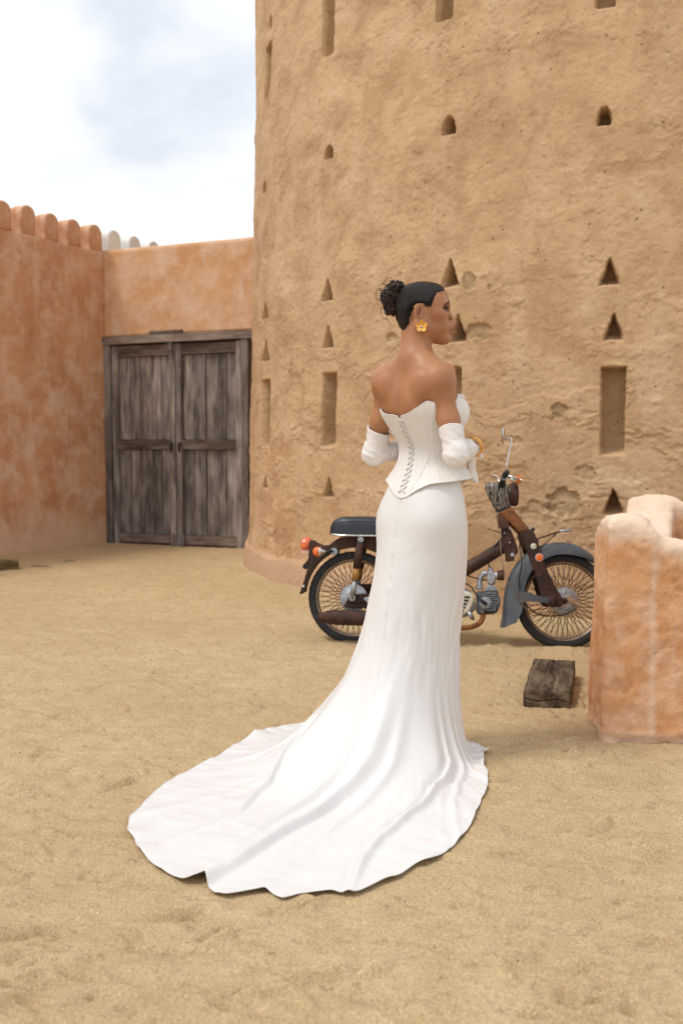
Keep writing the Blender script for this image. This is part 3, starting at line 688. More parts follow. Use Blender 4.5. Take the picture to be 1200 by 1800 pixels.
# ---- head frame: f forwards, r her right, u up
HA = math.radians(48); HC = np.array([.004, -.010, 1.690])
hf = np.array([math.sin(HA), math.cos(HA), 0]); hr = np.array([math.cos(HA), -math.sin(HA), 0]); hu = np.array([0, 0, 1.])
HR = np.stack([hf, hr, hu], 1)
def hp(f, r, u): return HC+f*hf+r*hr+u*hu
def body_field():
    gz = np.concatenate([np.arange(-.01, 1.0, .012), np.arange(1.0, 1.54, .0045), np.arange(1.54, 1.82, .0018)])
    gx = np.concatenate([np.arange(-.30, -.125, .005), np.arange(-.125, .135, .0021), np.arange(.135, .30, .005)])
    gy = np.concatenate([np.arange(-.24, -.135, .005), np.arange(-.135, .145, .0021), np.arange(.145, .30, .005)])
    B = Field(gx, gy, gz)
    B.add(torso_fn, (-.2, -.2, .76), (.2, .18, 1.56), .01)
    # hips, legs, feet in heels
    for s in (-1, 1):
        B.ell((.072*s, -.050, .90), (.078, .076, .090), .03)
        B.cap((.070*s, .0, .84), (.052*s, .01, .50), .074, .046, .03); B.cap((.052*s, .01, .50), (.055*s, -.005, .12), .045, .032, .02)
        B.cap((.062*s, -.01, .11), (.066*s, .13, .035), .032, .026, .02); B.cap((.062*s, -.03, .09), (.062*s, -.03, .0), .022, .012, .01)
        # breasts
        B.ell((.072*s, .062, 1.315), (.068, .066, .066), .035)
    # shoulders, arms
    for s in (-1, 1):
        sh = np.array([.127*s, -.064, 1.440+(.004 if s < 0 else -.004)]); el = np.array([.200*s, -.060, 1.162]); wr = np.array([.118*s, .142, 1.192])
        if s < 0: wr = np.array([-.112, .142, 1.185])
        B.cap((.030*s, -.058, 1.512), sh, .034, .040, .06)                      # trapezius to deltoid
        B.cap((.06*s, -.080, 1.445), (.125*s, -.088, 1.42), .036, .036, .05)      # shoulder blade mass
        B.ell((.080*s, -.124, 1.405), (.032, .019, .046), .020)
        B.ell(sh+np.array([.004*s, 0, -.010]), (.039, .039, .055), .05)
        m = sh*.45+el*.55; B.cap(sh, m, .038, .034, .03); B.cap(m, el, .034, .029, .03)
        B.cap(el, el*.55+wr*.45, .031, .033, .02); B.cap(el*.55+wr*.45, wr, .033, .0225, .02)
    # spine furrow, armpit creases
    B.ell((0, -.163, 1.34), (.007, .022, .15), .03, mode='s'); B.ell((.05*s, -.165, 1.30), (.02, .022, .06), .04, mode='s') if False else None
    # neck
    B.cap((-.006, -.066, 1.47), (-.002, -.036, 1.60), .046, .043, .03); B.cap((-.004, -.06, 1.50), hp(-.038, 0, -.05), .044, .046, .03)
    B.cap((.03, .02, 1.455), hp(-.02, .055, -.055), .012, .014, .03)            # neck muscle to behind the ear
    for s in (-1, 1): B.cap((.02*s, .025, 1.452), (.14*s, -.02, 1.468), .012, .012, .03)    # collar bones
    # ---- skull and face 
    E = lambda c, r, k=.012, mode='u': B.ell(hp(*c), r, k, HR, mode)
    C = lambda a, b, ra, rb, k=.01, mode='u': B.cap(hp(*a), hp(*b), ra, rb, k, mode)
    E((-.004, 0, .026), (.090, .070, .078), .02)
    E((.034, 0, .030), (.057, .060, .060), .02)
    E((.036, 0, -.030), (.050, .055, .078), .03)
    for s in (-1, 1):
        C((-.006, .050*s, -.060), (.066, .016*s, -.101), .016, .014, .03)       # jaw line
        C((-.012, .055*s, -.022), (-.004, .052*s, -.066), .014, .014, .03)
        E((.050, .042*s, -.018), (.026, .018, .017), .025)                       # cheek bone
        E((.076, .024*s, .0265), (.013, .022, .009), .014)                       # brow
        E((.089, .031*s, .0040), (.014, .0165, .0105), .010, 's')
        E((.0725, .0305*s, .0035), (.0135, .0145, .0120), .004)                  # eyelid mound
        E((.0995, .0105*s, -.0445), (.0095, .0065, .0070), .006)                 # nostril wings
        E((.1015, .0055*s, -.0515), (.0045, .0026, .0030), .003, 's')
        E((.062, .030*s, -.060), (.020, .020, .025), .03)
    C((.082, 0, .010), (.1085, 0, -.0350), .0065, .0080, .012); E((.1100, 0, -.0395), (.0090, .0085, .0072), .008)
    E((.090, 0, -.060), (.016, .024, .016), .02)
    E((.0985, 0, -.0660), (.0095, .0185, .0058), .004); E((.0950, 0, -.0835), (.0100, .0155, .0066), .004)
    E((.1085, 0, -.0748), (.0085, .021, .0016), .004, 's')
    E((.0790, 0, -.1020), (.0175, .019, .0155), .016)
    E((.060, 0, -.098), (.030, .026, .017), .02)
    # ears
    for s in (-1, 1):
        E((-.0205, .0690*s, -.012), (.0130, .0060, .025), .005)
        for k in range(12):
            a = 2*PI*k/14+1.9-PI; c = (-.0225-.0145*math.cos(a), (.0785+.004*math.cos(a))*s, -.009+.0245*math.sin(a))
            a2 = a+2*PI/14; c2 = (-.0225-.0145*math.cos(a2), (.0785+.004*math.cos(a2))*s, -.009+.0245*math.sin(a2))
            C(c, c2, .0033, .0033, .002)
        E((-.0215, .0800*s, -.010), (.0080, .0062, .0160), .003, 's'); E((-.0120, .0715*s, -.034), (.0065, .0035, .0085), .004)
        C((-.0110, .0715*s, -.013), (-.0115, .0715*s, -.022), .0032, .0030, .003)
    return B
B = body_field()
V, F = B.mesh()
# light smoothing
V0 = V.copy(); V = lap(V, F, 2, .5); face = (V0[:, 2] > 1.56); V = np.where(face[:, None], V0*.55+V*.45, V); 
Hq = (V-HC) @ HR                                                     # head coordinates of every vertex
def blob(c, r, soft=.5):
    d = np.sqrt(sum(((Hq[:, k]-c[k])/r[k])**2 for k in range(3))); return sstep(1+soft, 1-soft*.6, d)
ishead = V[:, 2] > 1.55
lips = np.maximum(blob((.104, 0, -.0665), (.014, .0205, .0062), .3), blob((.101, 0, -.0835), (.013, .0175, .0068), .3))*ishead
def arcb(s):
    r = Hq[:, 1]*s; cu = .0235+.30*(r-.012)-7.5*np.clip(r-.030, 0, 1)**2-.9*np.clip(r-.036, 0, 1); w_ = .0062-.07*np.clip(r-.02, 0, 1)
    return sstep(1.4, .7, np.abs(Hq[:, 2]-cu)/w_)*sstep(.006, .012, r)*sstep(.056, .048, r)*(Hq[:, 0] > .03)
brow = np.clip(arcb(1)+arcb(-1), 0, 1)*ishead
shd = np.maximum(blob((.076, .033, .0060), (.020, .024, .0125), .5), blob((.076, -.033, .0060), (.020, .024, .0125), .5))*ishead
lash = np.maximum(blob((.078, .035, .0058), (.019, .021, .0042), .35), blob((.078, -.035, .0058), (.019, .021, .0042), .35))*ishead
blush = np.maximum(blob((.055, .05, -.022), (.03, .03, .018), .6), blob((.055, -.05, -.022), (.03, .03, .018), .6))*ishead
me = np_mesh('body', V, F)
concha_shade = np.maximum(blob((-.0210, .076, -.010), (.0085, .010, .0150), .4), blob((-.0210, -.076, -.010), (.0085, .010, .0150), .4))*ishead  # ear hollow darkened in the skin colour to stand in for its shade
for n_, v_ in (('concha_shade', concha_shade), ('lips', lips), ('brow', brow), ('shadow', shd), ('lash', lash), ('blush', blush)): attr(me, n_, v_)
m = Mat('skin', .42, 0, .32)
c = m.mix(m.ramp(m.noise(9, 4), [(.35, 0.), (.65, 1.)]), (.350, .158, .072), (.400, .192, .096))
c = m.mix(m.math('MULTIPLY', m.attr('blush'), .35), c, (.36, .12, .065)); c = m.mix(m.math('MULTIPLY', m.attr('shadow'), .85), c, (.085, .030, .017))
c = m.mix(m.math('MULTIPLY', m.attr('concha_shade'), .6), c, (.14, .045, .025)); c = m.mix(m.math('MULTIPLY', m.attr('lips'), .95), c, (.25, .060, .045)); c = m.mix(m.math('MULTIPLY', m.attr('brow'), .9), c, (.022, .012, .008))
c = m.mix(m.math('MULTIPLY', m.attr('lash'), .95), c, (.012, .007, .005))
m.l(m.math('MULTIPLY_ADD', m.math('MAXIMUM', m.attr('shadow'), m.attr('lash')), -.3, .32), m.b.inputs['Specular IOR Level']); m.color(c); m.b.inputs['Subsurface Weight'].default_value = .25; m.b.inputs['Subsurface Radius'].default_value = (1., .35, .2); m.b.inputs['Subsurface Scale'].default_value = .012
m.bump(m.noise(260, 3), .0004, .6); m.rough(m.ramp(m.noise(14, 3), [(.3, .38), (.7, .52)]))
M['skin'] = m.m
# the legs stay inside the gown
body = link('body', me, M['skin'], person)

# ---- eyes (set into the lids)
m = Mat('eye', .25, 0, .08)
pos = m.n('ShaderNodeSeparateXYZ'); m.l(m.co.outputs['Object'], pos.inputs[0])
rr = m.math('SQRT', m.math('ADD', m.math('POWER', pos.outputs[1], 2.), m.math('POWER', pos.outputs[2], 2.)))
c = m.ramp(m.math('MULTIPLY', rr, 100.), [(.0, (.004, .003, .003)), (.22, (.004, .003, .003)), (.26, (.055, .022, .010)), (.52, (.03, .012, .006)), (.60, (.22, .17, .15))]); m.color(c); M['eye'] = m.m
for s in (1, -1):
    bm = bmesh.new(); bmesh.ops.create_uvsphere(bm, u_segments=24, v_segments=16, radius=.0128)
    o = bm_obj('eye', bm, M['eye'], person, True); o.location = hp(.0738, .0305*s, .0020)
    o.rotation_euler = (0, 0, math.atan2(hf[1], hf[0]))

# ================================================================== HAIR
HMASK = [(.083, .078), (.079, .070), (.064, .063), (.046, .056), (.036, .040), (.028, .026), (.020, .014), (.006, .012), (-.010, .016), (-.032, .016), (-.046, .008), (-.054, -.004), (-.058, -.030), (-.056, -.050), (-.066, -.072), (-.073, -.082), (-.086, -.060), (-.12, -.03), (-.13, .14), (.09, .14)]
def hair_cap():
    g = np.arange(-.135, .125, .0021); gf = g; grr = np.arange(-.095, .096, .0021); gu = np.arange(-.10, .13, .0021)
    Hd = Field(gf, grr, gu); k = .02
    I3 = None
    Hd.ell((-.004, 0, .026), (.090, .070, .078), .02); Hd.ell((.034, 0, .030), (.057, .060, .060), .02)
    Hd.cap((-.048, 0, -.030), (-.050, 0, -.085), .050, .043, .03)
    Hd.ell((-.055, 0, .03), (.048, .052, .055), .03)
    x, y, z = Hd.pts((slice(None),)*3)
    pm = poly_sdf(x, z, HMASK)
    off = .0085*sstep(.001, -.016, pm)-.0022
    # combed grooves running to the bun
    an = np.arctan2(z-.045, x+.115); st = .0013*pn2(an*34+y*25, y*14+3)+.0004*pn2(an*90+y*60, y*20)
    f = Hd.f-off-st
    f = np.maximum(f, pm-.0005)
    V, F = surface_nets(f, gf, grr, gu); return V, F
Vh, Fh = hair_cap(); Vh = lap(Vh, Fh, 1, .4)
an = np.arctan2(Vh[:, 2]-.045, Vh[:, 0]+.115)
me = np_mesh('hair', Vh @ HR.T + HC, Fh); attr(me, 'comb', an); attr(me, 'side', Vh[:, 1])
m = Mat('slicked_hair', .34, 0, .32)
cb = m.n('ShaderNodeCombineXYZ'); m.l(m.math('MULTIPLY', m.attr('comb'), 30.), cb.inputs[0]); m.l(m.math('MULTIPLY', m.attr('side'), 60.), cb.inputs[1])
g = m.noise(2.4, 5, .7, cb.outputs[0]); m.color(m.ramp(g, [(.3, (.0025, .0018, .0015)), (.55, (.008, .005, .004)), (.72, (.045, .028, .020))])); m.bump(g, .004, 1.)  # lighter comb streaks put sheen highlights into the hair colour
m.rough(m.ramp(g, [(.3, .30), (.7, .46)])); M['hair'] = m.m
hair = link('hair', me, M['hair'], person)
m = Mat('bun_hair', .45, 0, .3)
g = m.noise(60, 4, .7); m.color(m.ramp(g, [(.3, (.008, .0045, .003)), (.55, (.028, .013, .008)), (.75, (.055, .026, .015))])); M['curl'] = m.m
# bun: soft core with ropes of hair wound over it
rb = np.random.RandomState(21)
L = []
core = [((-.104, 0, .084), (.030, .031, .026)), ((-.130, 0, .050), (.030, .036, .034)), ((-.122, 0, .012), (.026, .032, .026)), ((-.095, 0, .045), (.03, .035, .04))]
def sph(c, r, n=20):
    a = np.linspace(0, PI, n//2+1)[:, None]; b = np.linspace(0, 2*PI, n, endpoint=False)[None]
    P = np.stack([np.sin(a)*np.cos(b)*r[0]+c[0], np.sin(a)*np.sin(b)*r[1]+c[1], np.cos(a)*r[2]+c[2]+0*b], -1); nu, nv = P.shape[:2]
    return P.reshape(-1, 3), grid_faces(nu, nv, False, True).tolist()
for c_, r_ in core: L.append(sph(c_, [v*.93 for v in r_]))
for k in range(150):
    c_, r_ = core[rb.choice(4, p=[.3, .33, .27, .10])]; ax = rb.randn(3); ax /= np.linalg.norm(ax); u = np.cross(ax, rb.randn(3)); u /= np.linalg.norm(u); w = np.cross(ax, u)
    t0 = rb.rand()*6.28; t = np.linspace(0, rb.uniform(1.4, 4.2), 22)+t0; off = rb.uniform(-.35, .35)
    wob = 1.0+.07*np.sin(t*rb.uniform(2, 5)+rb.rand()*6)+rb.uniform(-.03, .11)
    d = (np.cos(t)[:, None]*u+np.sin(t)[:, None]*w)*math.sqrt(1-off*off)+ax*off
    P = np.array(c_)+d*np.array(r_)*wob[:, None]; rad = rb.uniform(.0016, .0048)*np.sin(np.linspace(.35, PI-.25, 22))
    L.append(tube_mesh(P, rad, 6))
for k in range(26):                       # loose curls at the rim
    a = rb.uniform(1.1, 4.3); c0 = np.array([-.125+.038*math.cos(a), rb.uniform(-.02, .02), .050+.052*math.sin(a)])
    R_ = rb.uniform(.005, .013); t = np.linspace(0, rb.uniform(3.5, 5.6), 26)+a+PI*.7; tl = rb.uniform(-.6, .6)
    cc = c0+np.array([math.cos(a), 0, math.sin(a)])*R_*.55
    P = cc+R_*np.stack([np.cos(t), np.sin(t)*math.sin(tl)+.15*(t-t[0])/5, np.sin(t)*math.cos(tl)], -1)
    L.append(tube_mesh(P, rb.uniform(.0004, .0011)*np.linspace(1.2, .6, 26), 5))
for pts in ([(-.150, .0, .075), (-.168, .01, .085), (-.178, .01, .066), (-.176, .01, .047), (-.165, .01, .040), (-.150, .0, .045)],
            [(-.135, .01, .0), (-.140, .01, -.022), (-.131, .01, -.038), (-.122, .01, -.048), (-.120, .012, -.062), (-.126, .012, -.070)],
            [(-.150, .0, .03), (-.160, .0, .008), (-.158, .0, -.010), (-.150, .0, -.024), (-.140, .0, -.03)],
            [(-.110, 0, .108), (-.124, .0, .124), (-.142, .0, .119), (-.150, 0, .102), (-.145, 0, .088)],
            [(-.13, .0, .09), (-.152, .0, .105), (-.163, .0, .09), (-.16, 0, .07), (-.15, 0, .062)]):
    L.append(tube_mesh(spline(pts, 30), np.linspace(.0011, .0005, 30), 5))
Vb, Fb = join_VF(L); bun = vf_obj('bun', Vb @ HR.T + HC, Fb, M['curl'], hair)
# fine hairs at the nape and sideburn
L = []
for k in range(60):
    z0 = rb.uniform(-.065, .0); y_ = rb.uniform(.030, .060)*(1 if rb.rand() < .75 else -1); p = np.array([-.060+.1*z0*rb.rand(), y_, z0]); 
    q = p+np.array([rb.uniform(-.012, .010), rb.uniform(-.002, .003), -rb.uniform(.010, .022)])
    L.append(tube_mesh(np.linspace(p, q, 4), np.array([.0005, .0004, .0003, .0001]), 4))
for k in range(560):                                                   # short hairs along the hairline, combed back
    i = rb.choice([1, 2, 2, 3, 4, 5, 10, 11, 12, 13, 14]); a_, b_ = np.array(HMASK[i]), np.array(HMASK[i+1]); t = rb.rand(); q = a_+(b_-a_)*t
    root = np.array([q[0]+rb.uniform(-.002, .013), 0, q[1]-rb.uniform(-.002, .011)]); tip = root+(np.array([-.115, 0, .045])-root)*.17
    s_ = 1 if rb.rand() < .8 else -1; pp = []
    for w_ in np.linspace(0, 1, 5):
        p = root+(tip-root)*w_; c_ = np.array([p[0]-.012, p[2]-.012]); uu = 1-(p[0]+.004)**2/.0905**2-(p[2]-.026)**2/.0785**2; u2 = 1-(p[0]-.034)**2/.0575**2-(p[2]-.03)**2/.0605**2
        y = max(.0705*math.sqrt(max(uu, 0)), .0605*math.sqrt(max(u2, 0)), .012); p[1] = s_*(y+.0008+.006*w_*.6); pp.append(p)
    L.append(tube_mesh(np.array(pp), np.array([.0002, .0005, .0007, .0006, .0003]), 4))
Vb, Fb = join_VF(L); nh = vf_obj('loose_hairs', Vb @ HR.T + HC, Fb, M['hair'], hair); nh['kind'] = 'stuff'
# ================================================================== GOWN
def satin(name, col=(.80, .775, .755), r=.46, wr=.0016, sc=9):
    m = Mat(name, r, 0, .35); m.color(col); m.b.inputs['Sheen Weight'].default_value = .12; m.b.inputs['Sheen Roughness'].default_value = .4
    m.bump(m.noise(sc, 3, .55, dist=.3), wr, .6); m.bump(m.noise(900, 2), .0001, .5); return m
M['satin'] = satin('ivory_satin', (.71, .68, .655)).m; M['skirt'] = satin('white_satin', (.675, .66, .65), .44, .0022, 6).m
M['glove'] = satin('glove_satin', (.72, .69, .67), .34, .0018, 26).m
m = Mat('eyelet_metal', .35, 1., .5); m.color((.80, .77, .72)); M['eyelet'] = m.m
m = Mat('gold', .24, 1., .5); m.color((.86, .47, .13)); m.bump(m.noise(160, 3), .0006, .8); M['gold'] = m.m
m = Mat('pearl', .2, .1, .6); m.color((.80, .72, .60)); M['pearl'] = m.m

# body surface for the clothes: torso + bust + hips, no arms
def cloth_field(p):
    x, y, z = p[:, 0], p[:, 1], p[:, 2]; d = torso_fn(x, y, z, .3)
    def sm(a, b, k): h = np.maximum(k-np.abs(a-b), 0)/k; return np.minimum(a, b)-h*h*k*.25
    def el(c, r):
        u = (p-np.array(c)); k0 = np.sqrt(((u/r)**2).sum(1)); k1 = np.sqrt(((u/np.array(r)**2)**2).sum(1))+1e-9; return k0*(k0-1)/k1
    for s in (-1, 1):
        d = sm(d, el((.072*s, .062, 1.315), (.068, .066, .066)), .05); d = sm(d, el((.072*s, -.050, .90), (.078, .076, .090)), .06)
        d = sm(d, el((.073*s, .0, .80), (.083, .086, .2)), .06)
    return d
def surf_r(th, z, off=.004):
    """distance from the axis (torso centre at z) to the clothes surface"""
    th = np.asarray(th, float); z = np.broadcast_to(np.asarray(z, float), th.shape); sh = th.shape; th = th.ravel(); z = z.ravel()
    cx_, cy_, a, b = tor_at(z); lo = np.full(th.shape, .02); hi = np.full(th.shape, .30); dx_, dy_ = np.sin(th), -np.cos(th)
    for _ in range(22):
        mi = (lo+hi)/2; f = cloth_field(np.stack([cx_+mi*dx_, cy_+mi*dy_, z], -1))-off; ins = f < 0; lo = np.where(ins, mi, lo); hi = np.where(ins, hi, mi)
    return lo.reshape(sh), cx_.reshape(sh), cy_.reshape(sh)
def surf(th, z, off=.004):
    r, cx_, cy_ = surf_r(th, z, off); return np.stack([cx_+r*np.sin(th), cy_-r*np.cos(th), np.broadcast_to(z, r.shape)], -1)
D2 = math.radians
NT = 360; TH = np.linspace(-PI, PI, NT, endpoint=False); thd = np.degrees(TH)
ath = np.abs(thd)
ztop, = interp(ath, [(0, 1.300), (8, 1.302), (25, 1.313), (42, 1.334), (52, 1.345), (66, 1.328), (88, 1.330), (108, 1.372), (125, 1.384), (145, 1.372), (165, 1.345), (180, 1.335)])
zbot, = interp(ath, [(0, .998), (10, 1.003), (25, 1.025), (45, 1.050), (70, 1.060), (95, 1.068), (125, 1.070), (150, 1.05), (180, 1.00)])
ztop = np.interp(ath, [0, 8, 25, 42, 54, 61, 70, 90, 108, 125, 145, 165, 180], [1.300, 1.302, 1.312, 1.334, 1.354, 1.350, 1.336, 1.330, 1.366, 1.384, 1.372, 1.345, 1.335])
ker_ = np.exp(-(np.arange(-9, 10)/3.6)**2); ztop = np.convolve(np.r_[ztop[-9:], ztop, ztop[:9]], ker_/ker_.sum(), 'valid')
ztop = ztop-.022*sstep(-12, -50, thd)*sstep(-95, -70, thd)-.010*np.exp(-(thd/3.2)**4)                                   # notch where the lacing closes
flare, = interp(ath, [(0, 0.), (15, .000), (35, .006), (60, .016), (90, .030), (120, .040), (150, .030), (180, .015)])
ns = 90; sg = np.linspace(0, 1, ns)
Zc = zbot[:, None]+(ztop-zbot)[:, None]*sg[None]; THc = np.repeat(TH[:, None], ns, 1)
r, cx_, cy_ = surf_r(THc, Zc, .0070)
# boning channels
for b in (20, 33, 47, 62, 80, 100, 122, 150):
    for s in (-1, 1):
        u = (thd[:, None]-s*(b*(.82+.30*np.abs(sg[None]-.42)*1.2)))*(PI/180)*.13; r += .0013*np.exp(-(u/.0042)**2)-.0004*np.exp(-((np.abs(u)-.0060)/.0020)**2)
for s in (-1, 1):                                                       # lacing placket edges
    u = (thd[:, None]-s*8.5)*(PI/180)*.12; r += .0010*np.exp(-(u/.0016)**2)
r += .004*sstep(.70, 1., sg)[None]*sstep(.0, .5, np.abs(THc))*sstep(2.2, 1.6, np.abs(THc)); fl = flare[:, None]*sstep(.30, 0., sg)[None]; r += fl
r += .0035*np.exp(-((THc*.13)/.0035)**2)*0
# gathered wrinkles at the waist, stronger toward the sides
wr = sstep(.10, .3, sg)*sstep(.62, .42, sg); ang = Zc*1.0-THc*.055
r += wr[None]*.0018*fb2(THc*3.2, Zc*48+THc*2.2, 3)*sstep(20, 50, ath)[:, None]
tw_ = sstep(14, 26, ath)*sstep(62, 48, ath)                              # twisted rope-like seams running down the lower back
sl_ = sstep(.03, .1, sg)*sstep(.46, .34, sg)
for s in (-1, 1):
    base = s*(14+70*np.clip(sg-.02, 0, 1)**.9)
    u = (thd[:, None]-base[None])*(PI/180)*.13; r += sl_[None]*np.exp(-(u/.007)**2)*(.0018+.0014*np.sin(Zc*620-THc*60*s))
hemr = np.exp(-((sg*(ztop-zbot).mean()-.004)/.0028)**2); r += .0016*hemr[None]
P = np.stack([cx_+r*np.sin(THc), cy_-r*np.cos(THc), Zc], -1)
inner = P.copy(); inner[..., 0] -= np.sin(THc)*.003; inner[..., 1] += np.cos(THc)*.003
rows = np.concatenate([inner[:, ::6][:, ::-1], P], 1)     # inside then outside, closed over the bottom hem
me = grid_mesh('corset', rows, True, False); bm = bmesh.new(); bm.from_mesh(me); bmesh.ops.recalc_face_normals(bm, faces=bm.faces); bm.to_mesh(me); bm.free()
corset = link('corset', me, M['satin'], person)
# top rim band
ti = len(TH); rim = P[:, -1]; tube('neckline_edge', rim, .0016, M['satin'], corset, 6, closed=True)
# draped fold over the right bust edge
for s in (-1, 1):
    q = surf(np.radians(np.linspace(98, 150, 20))*s, np.interp(np.linspace(98, 150, 20), ath[NT//2:], ztop[NT//2:])-.004, .009)
    tube('cup_edge', q, .006, M['satin'], corset, 8)
# eyelets and laces
nz_ = 14; ez = np.linspace(1.286, 1.022, nz_)
eyes_ = {-1: [], 1: []}
tor_ = tube_mesh([(.0026*math.cos(a), .0026*math.sin(a), 0) for a in np.linspace(0, 2*PI, 12, endpoint=False)], .0009, 5, closed=True)
eme = np_mesh('eyelet', tor_[0], tor_[1]); eme.materials.append(M['eyelet']); eme.polygons.foreach_set('use_smooth', np.ones(len(eme.polygons), bool))
for i, z in enumerate(ez):
    w = .0125+.004*abs(i/(nz_-1)-.45)
    for s in (-1, 1):
        r0, cx0, cy0 = surf_r(np.array([0.]), np.array([z]), .0083); th = math.atan2(w*s, r0[0]); p = surf(np.array([th]), np.array([z]), .0090)[0]; eyes_[s].append(p)
        o = bpy.data.objects.new('eyelet', eme); COL.objects.link(o); o.parent = corset; o.location = p
        nrm = Vector((math.sin(th), -math.cos(th), .0)); o.rotation_euler = nrm.to_track_quat('Z', 'Y').to_euler()
for i in range(nz_):
    a, b = eyes_[-1][i], eyes_[1][i]
    def lace(p, q):
        t = np.linspace(0, 1, 9)[:, None]; pts = p*(1-t)+q*t+np.array([0, -.0035, 0])*np.sin(t*PI)
        tube('lace', pts, .0019, M['glove'], corset, 6)
    if i < nz_-1: lace(a, eyes_[1][i+1]); lace(b, eyes_[-1][i+1])
    if i == 0: lace(a, b)

# ---- skirt with train
NS = 620; tS = np.linspace(-PI, PI, NS, endpoint=False)
# denser sampling towards the train
tS = tS-.62*np.sin(tS-.25)*.9; tS = np.sort((tS+PI) % (2*PI)-PI); td = np.degrees(tS)
hx = np.array([h_[0] for h_ in HEM]); hy = np.array([h_[1] for h_ in HEM]); RH = np.interp(td, hx, hy)
ker = np.array([1, 2, 1.])/4; RH = np.convolve(np.r_[RH[-1], RH, RH[0]], ker, 'valid')
ztp = 1.12
# (angle, radius the fall would reach on the floor, height scale of the fall)
DD, ZC = interp(td, [(-180, .10, .10), (-135, .20, .16), (-110, .40, .30), (-75, .54, .30), (-45, .55, .29), (-20, .54, .28), (0, .54, .26), (25, .46, .22), (45, .34, .18), (65, .20, .14), (85, .12, .11), (110, .070, .10), (140, .065, .10), (165, .075, .10), (180, .10, .10)])
kq = np.exp(-(np.arange(-30, 31)/14.)**2); RHs = np.convolve(np.r_[RH[-30:], RH, RH[:30]], kq/kq.sum(), 'valid'); DD = np.minimum(DD*1.06, (np.minimum(RHs, RH)*.5+RHs*.5-.165)*.86)
M_ = 250; prof = np.zeros((NS, M_, 2)); tent = np.zeros((NS, M_))
zc_ = np.linspace(ztp, 0, 1400)
R_up, CXu, CYu = surf_r(np.repeat(tS[:, None], 60, 1), np.repeat(np.linspace(ztp, .80, 60)[None], NS, 0), .0045)
R_up = R_up-.0022*sstep(.97, 1.03, np.linspace(ztp, .80, 60))[None]
Pup = np.stack([CXu+R_up*np.sin(tS)[:, None], CYu-R_up*np.cos(tS)[:, None]], -1); Rup0 = np.hypot(Pup[..., 0], Pup[..., 1])
# below z=.8 the fall follows the thighs then the knees: radius about the stance axis
kx, = interp(ath*0+0, [(0, 0), (1, 0)]) if False else (None,)
Rk, = interp(np.abs(td), [(0, .150), (45, .150), (90, .150), (135, .158), (180, .145)])
for i in range(NS):
    zl = np.linspace(ztp, -.12*ZC[i], 1400); up = np.interp(zl[::-1], np.linspace(.80, ztp, 60), Rup0[i][::-1])[::-1]
    kn = Rk[i]-.020*sstep(.75, .4, zl)+.0*zl; w = sstep(.98, .62, zl); base = up*(1-w)+kn*w
    # the calf-level flare
    r = base+DD[i]*np.exp(-zl/ZC[i])*sstep(1.08, .55, zl)
    s0 = max(.010, .11*ZC[i]); z = .004+s0*np.log1p(np.exp((zl-1.2*s0)/s0))+(1.2*s0-.004)*sstep(.05, .6, zl)
    rend = r[-1]; nfl = 400
    if RH[i] > rend: rr2 = np.linspace(rend, RH[i], nfl)[1:]; r = np.r_[r, rr2]; z = np.r_[z, np.full(nfl-1, z[-1])]
    # leave by arc length
    s = np.r_[0, np.cumsum(np.hypot(np.diff(r), np.diff(z)))]; t = np.linspace(0, s[-1], M_)
    prof[i, :, 0] = np.interp(t, s, r); prof[i, :, 1] = np.interp(t, s, z)
# smooth the radius field round the body a little
R = prof[..., 0]; Zs = prof[..., 1]
low_ = sstep(.75, .15, Zs); fr_ = np.clip((R-.15)/(RH[:, None]-.15+1e-6), 0, 1)
TT = np.repeat(tS[:, None], M_, 1); TDg = np.degrees(TT)
floorw = sstep(.10, .012, Zs)                                            # 1 where it lies on the sand
X_ = R*np.sin(TT); Y_ = -R*np.cos(TT)
# fall pleats: deep soft flutes gathered at the knee, opening to the floor
def ridge(c, w, sharp=1.): return np.exp(-np.abs((TDg-c)/w)**(1.6*sharp))
fade = sstep(.50, .12, Zs)
dr = np.zeros_like(R); dz = np.zeros_like(R)
for c0, w0, a in ((-60, 11, .030), (-40, 9, -.016), (-24, 9, .028), (-6, 8, -.014), (14, 9, .034), (32, 8, -.012), (50, 9, .022), (72, 9, -.012), (104, 9, .012), (126, 8, .020), (146, 8, .012), (-90, 10, -.02), (-112, 9, .02), (-140, 10, -.015)):
    w_ = w0*(1-.40*fr_); dr += sstep(.03, .22, R-Rk[:, None]+.02)*a*ridge(c0+2.2*pn2(R*3+c0, R*0+c0), w_)*fade*(1-floorw)
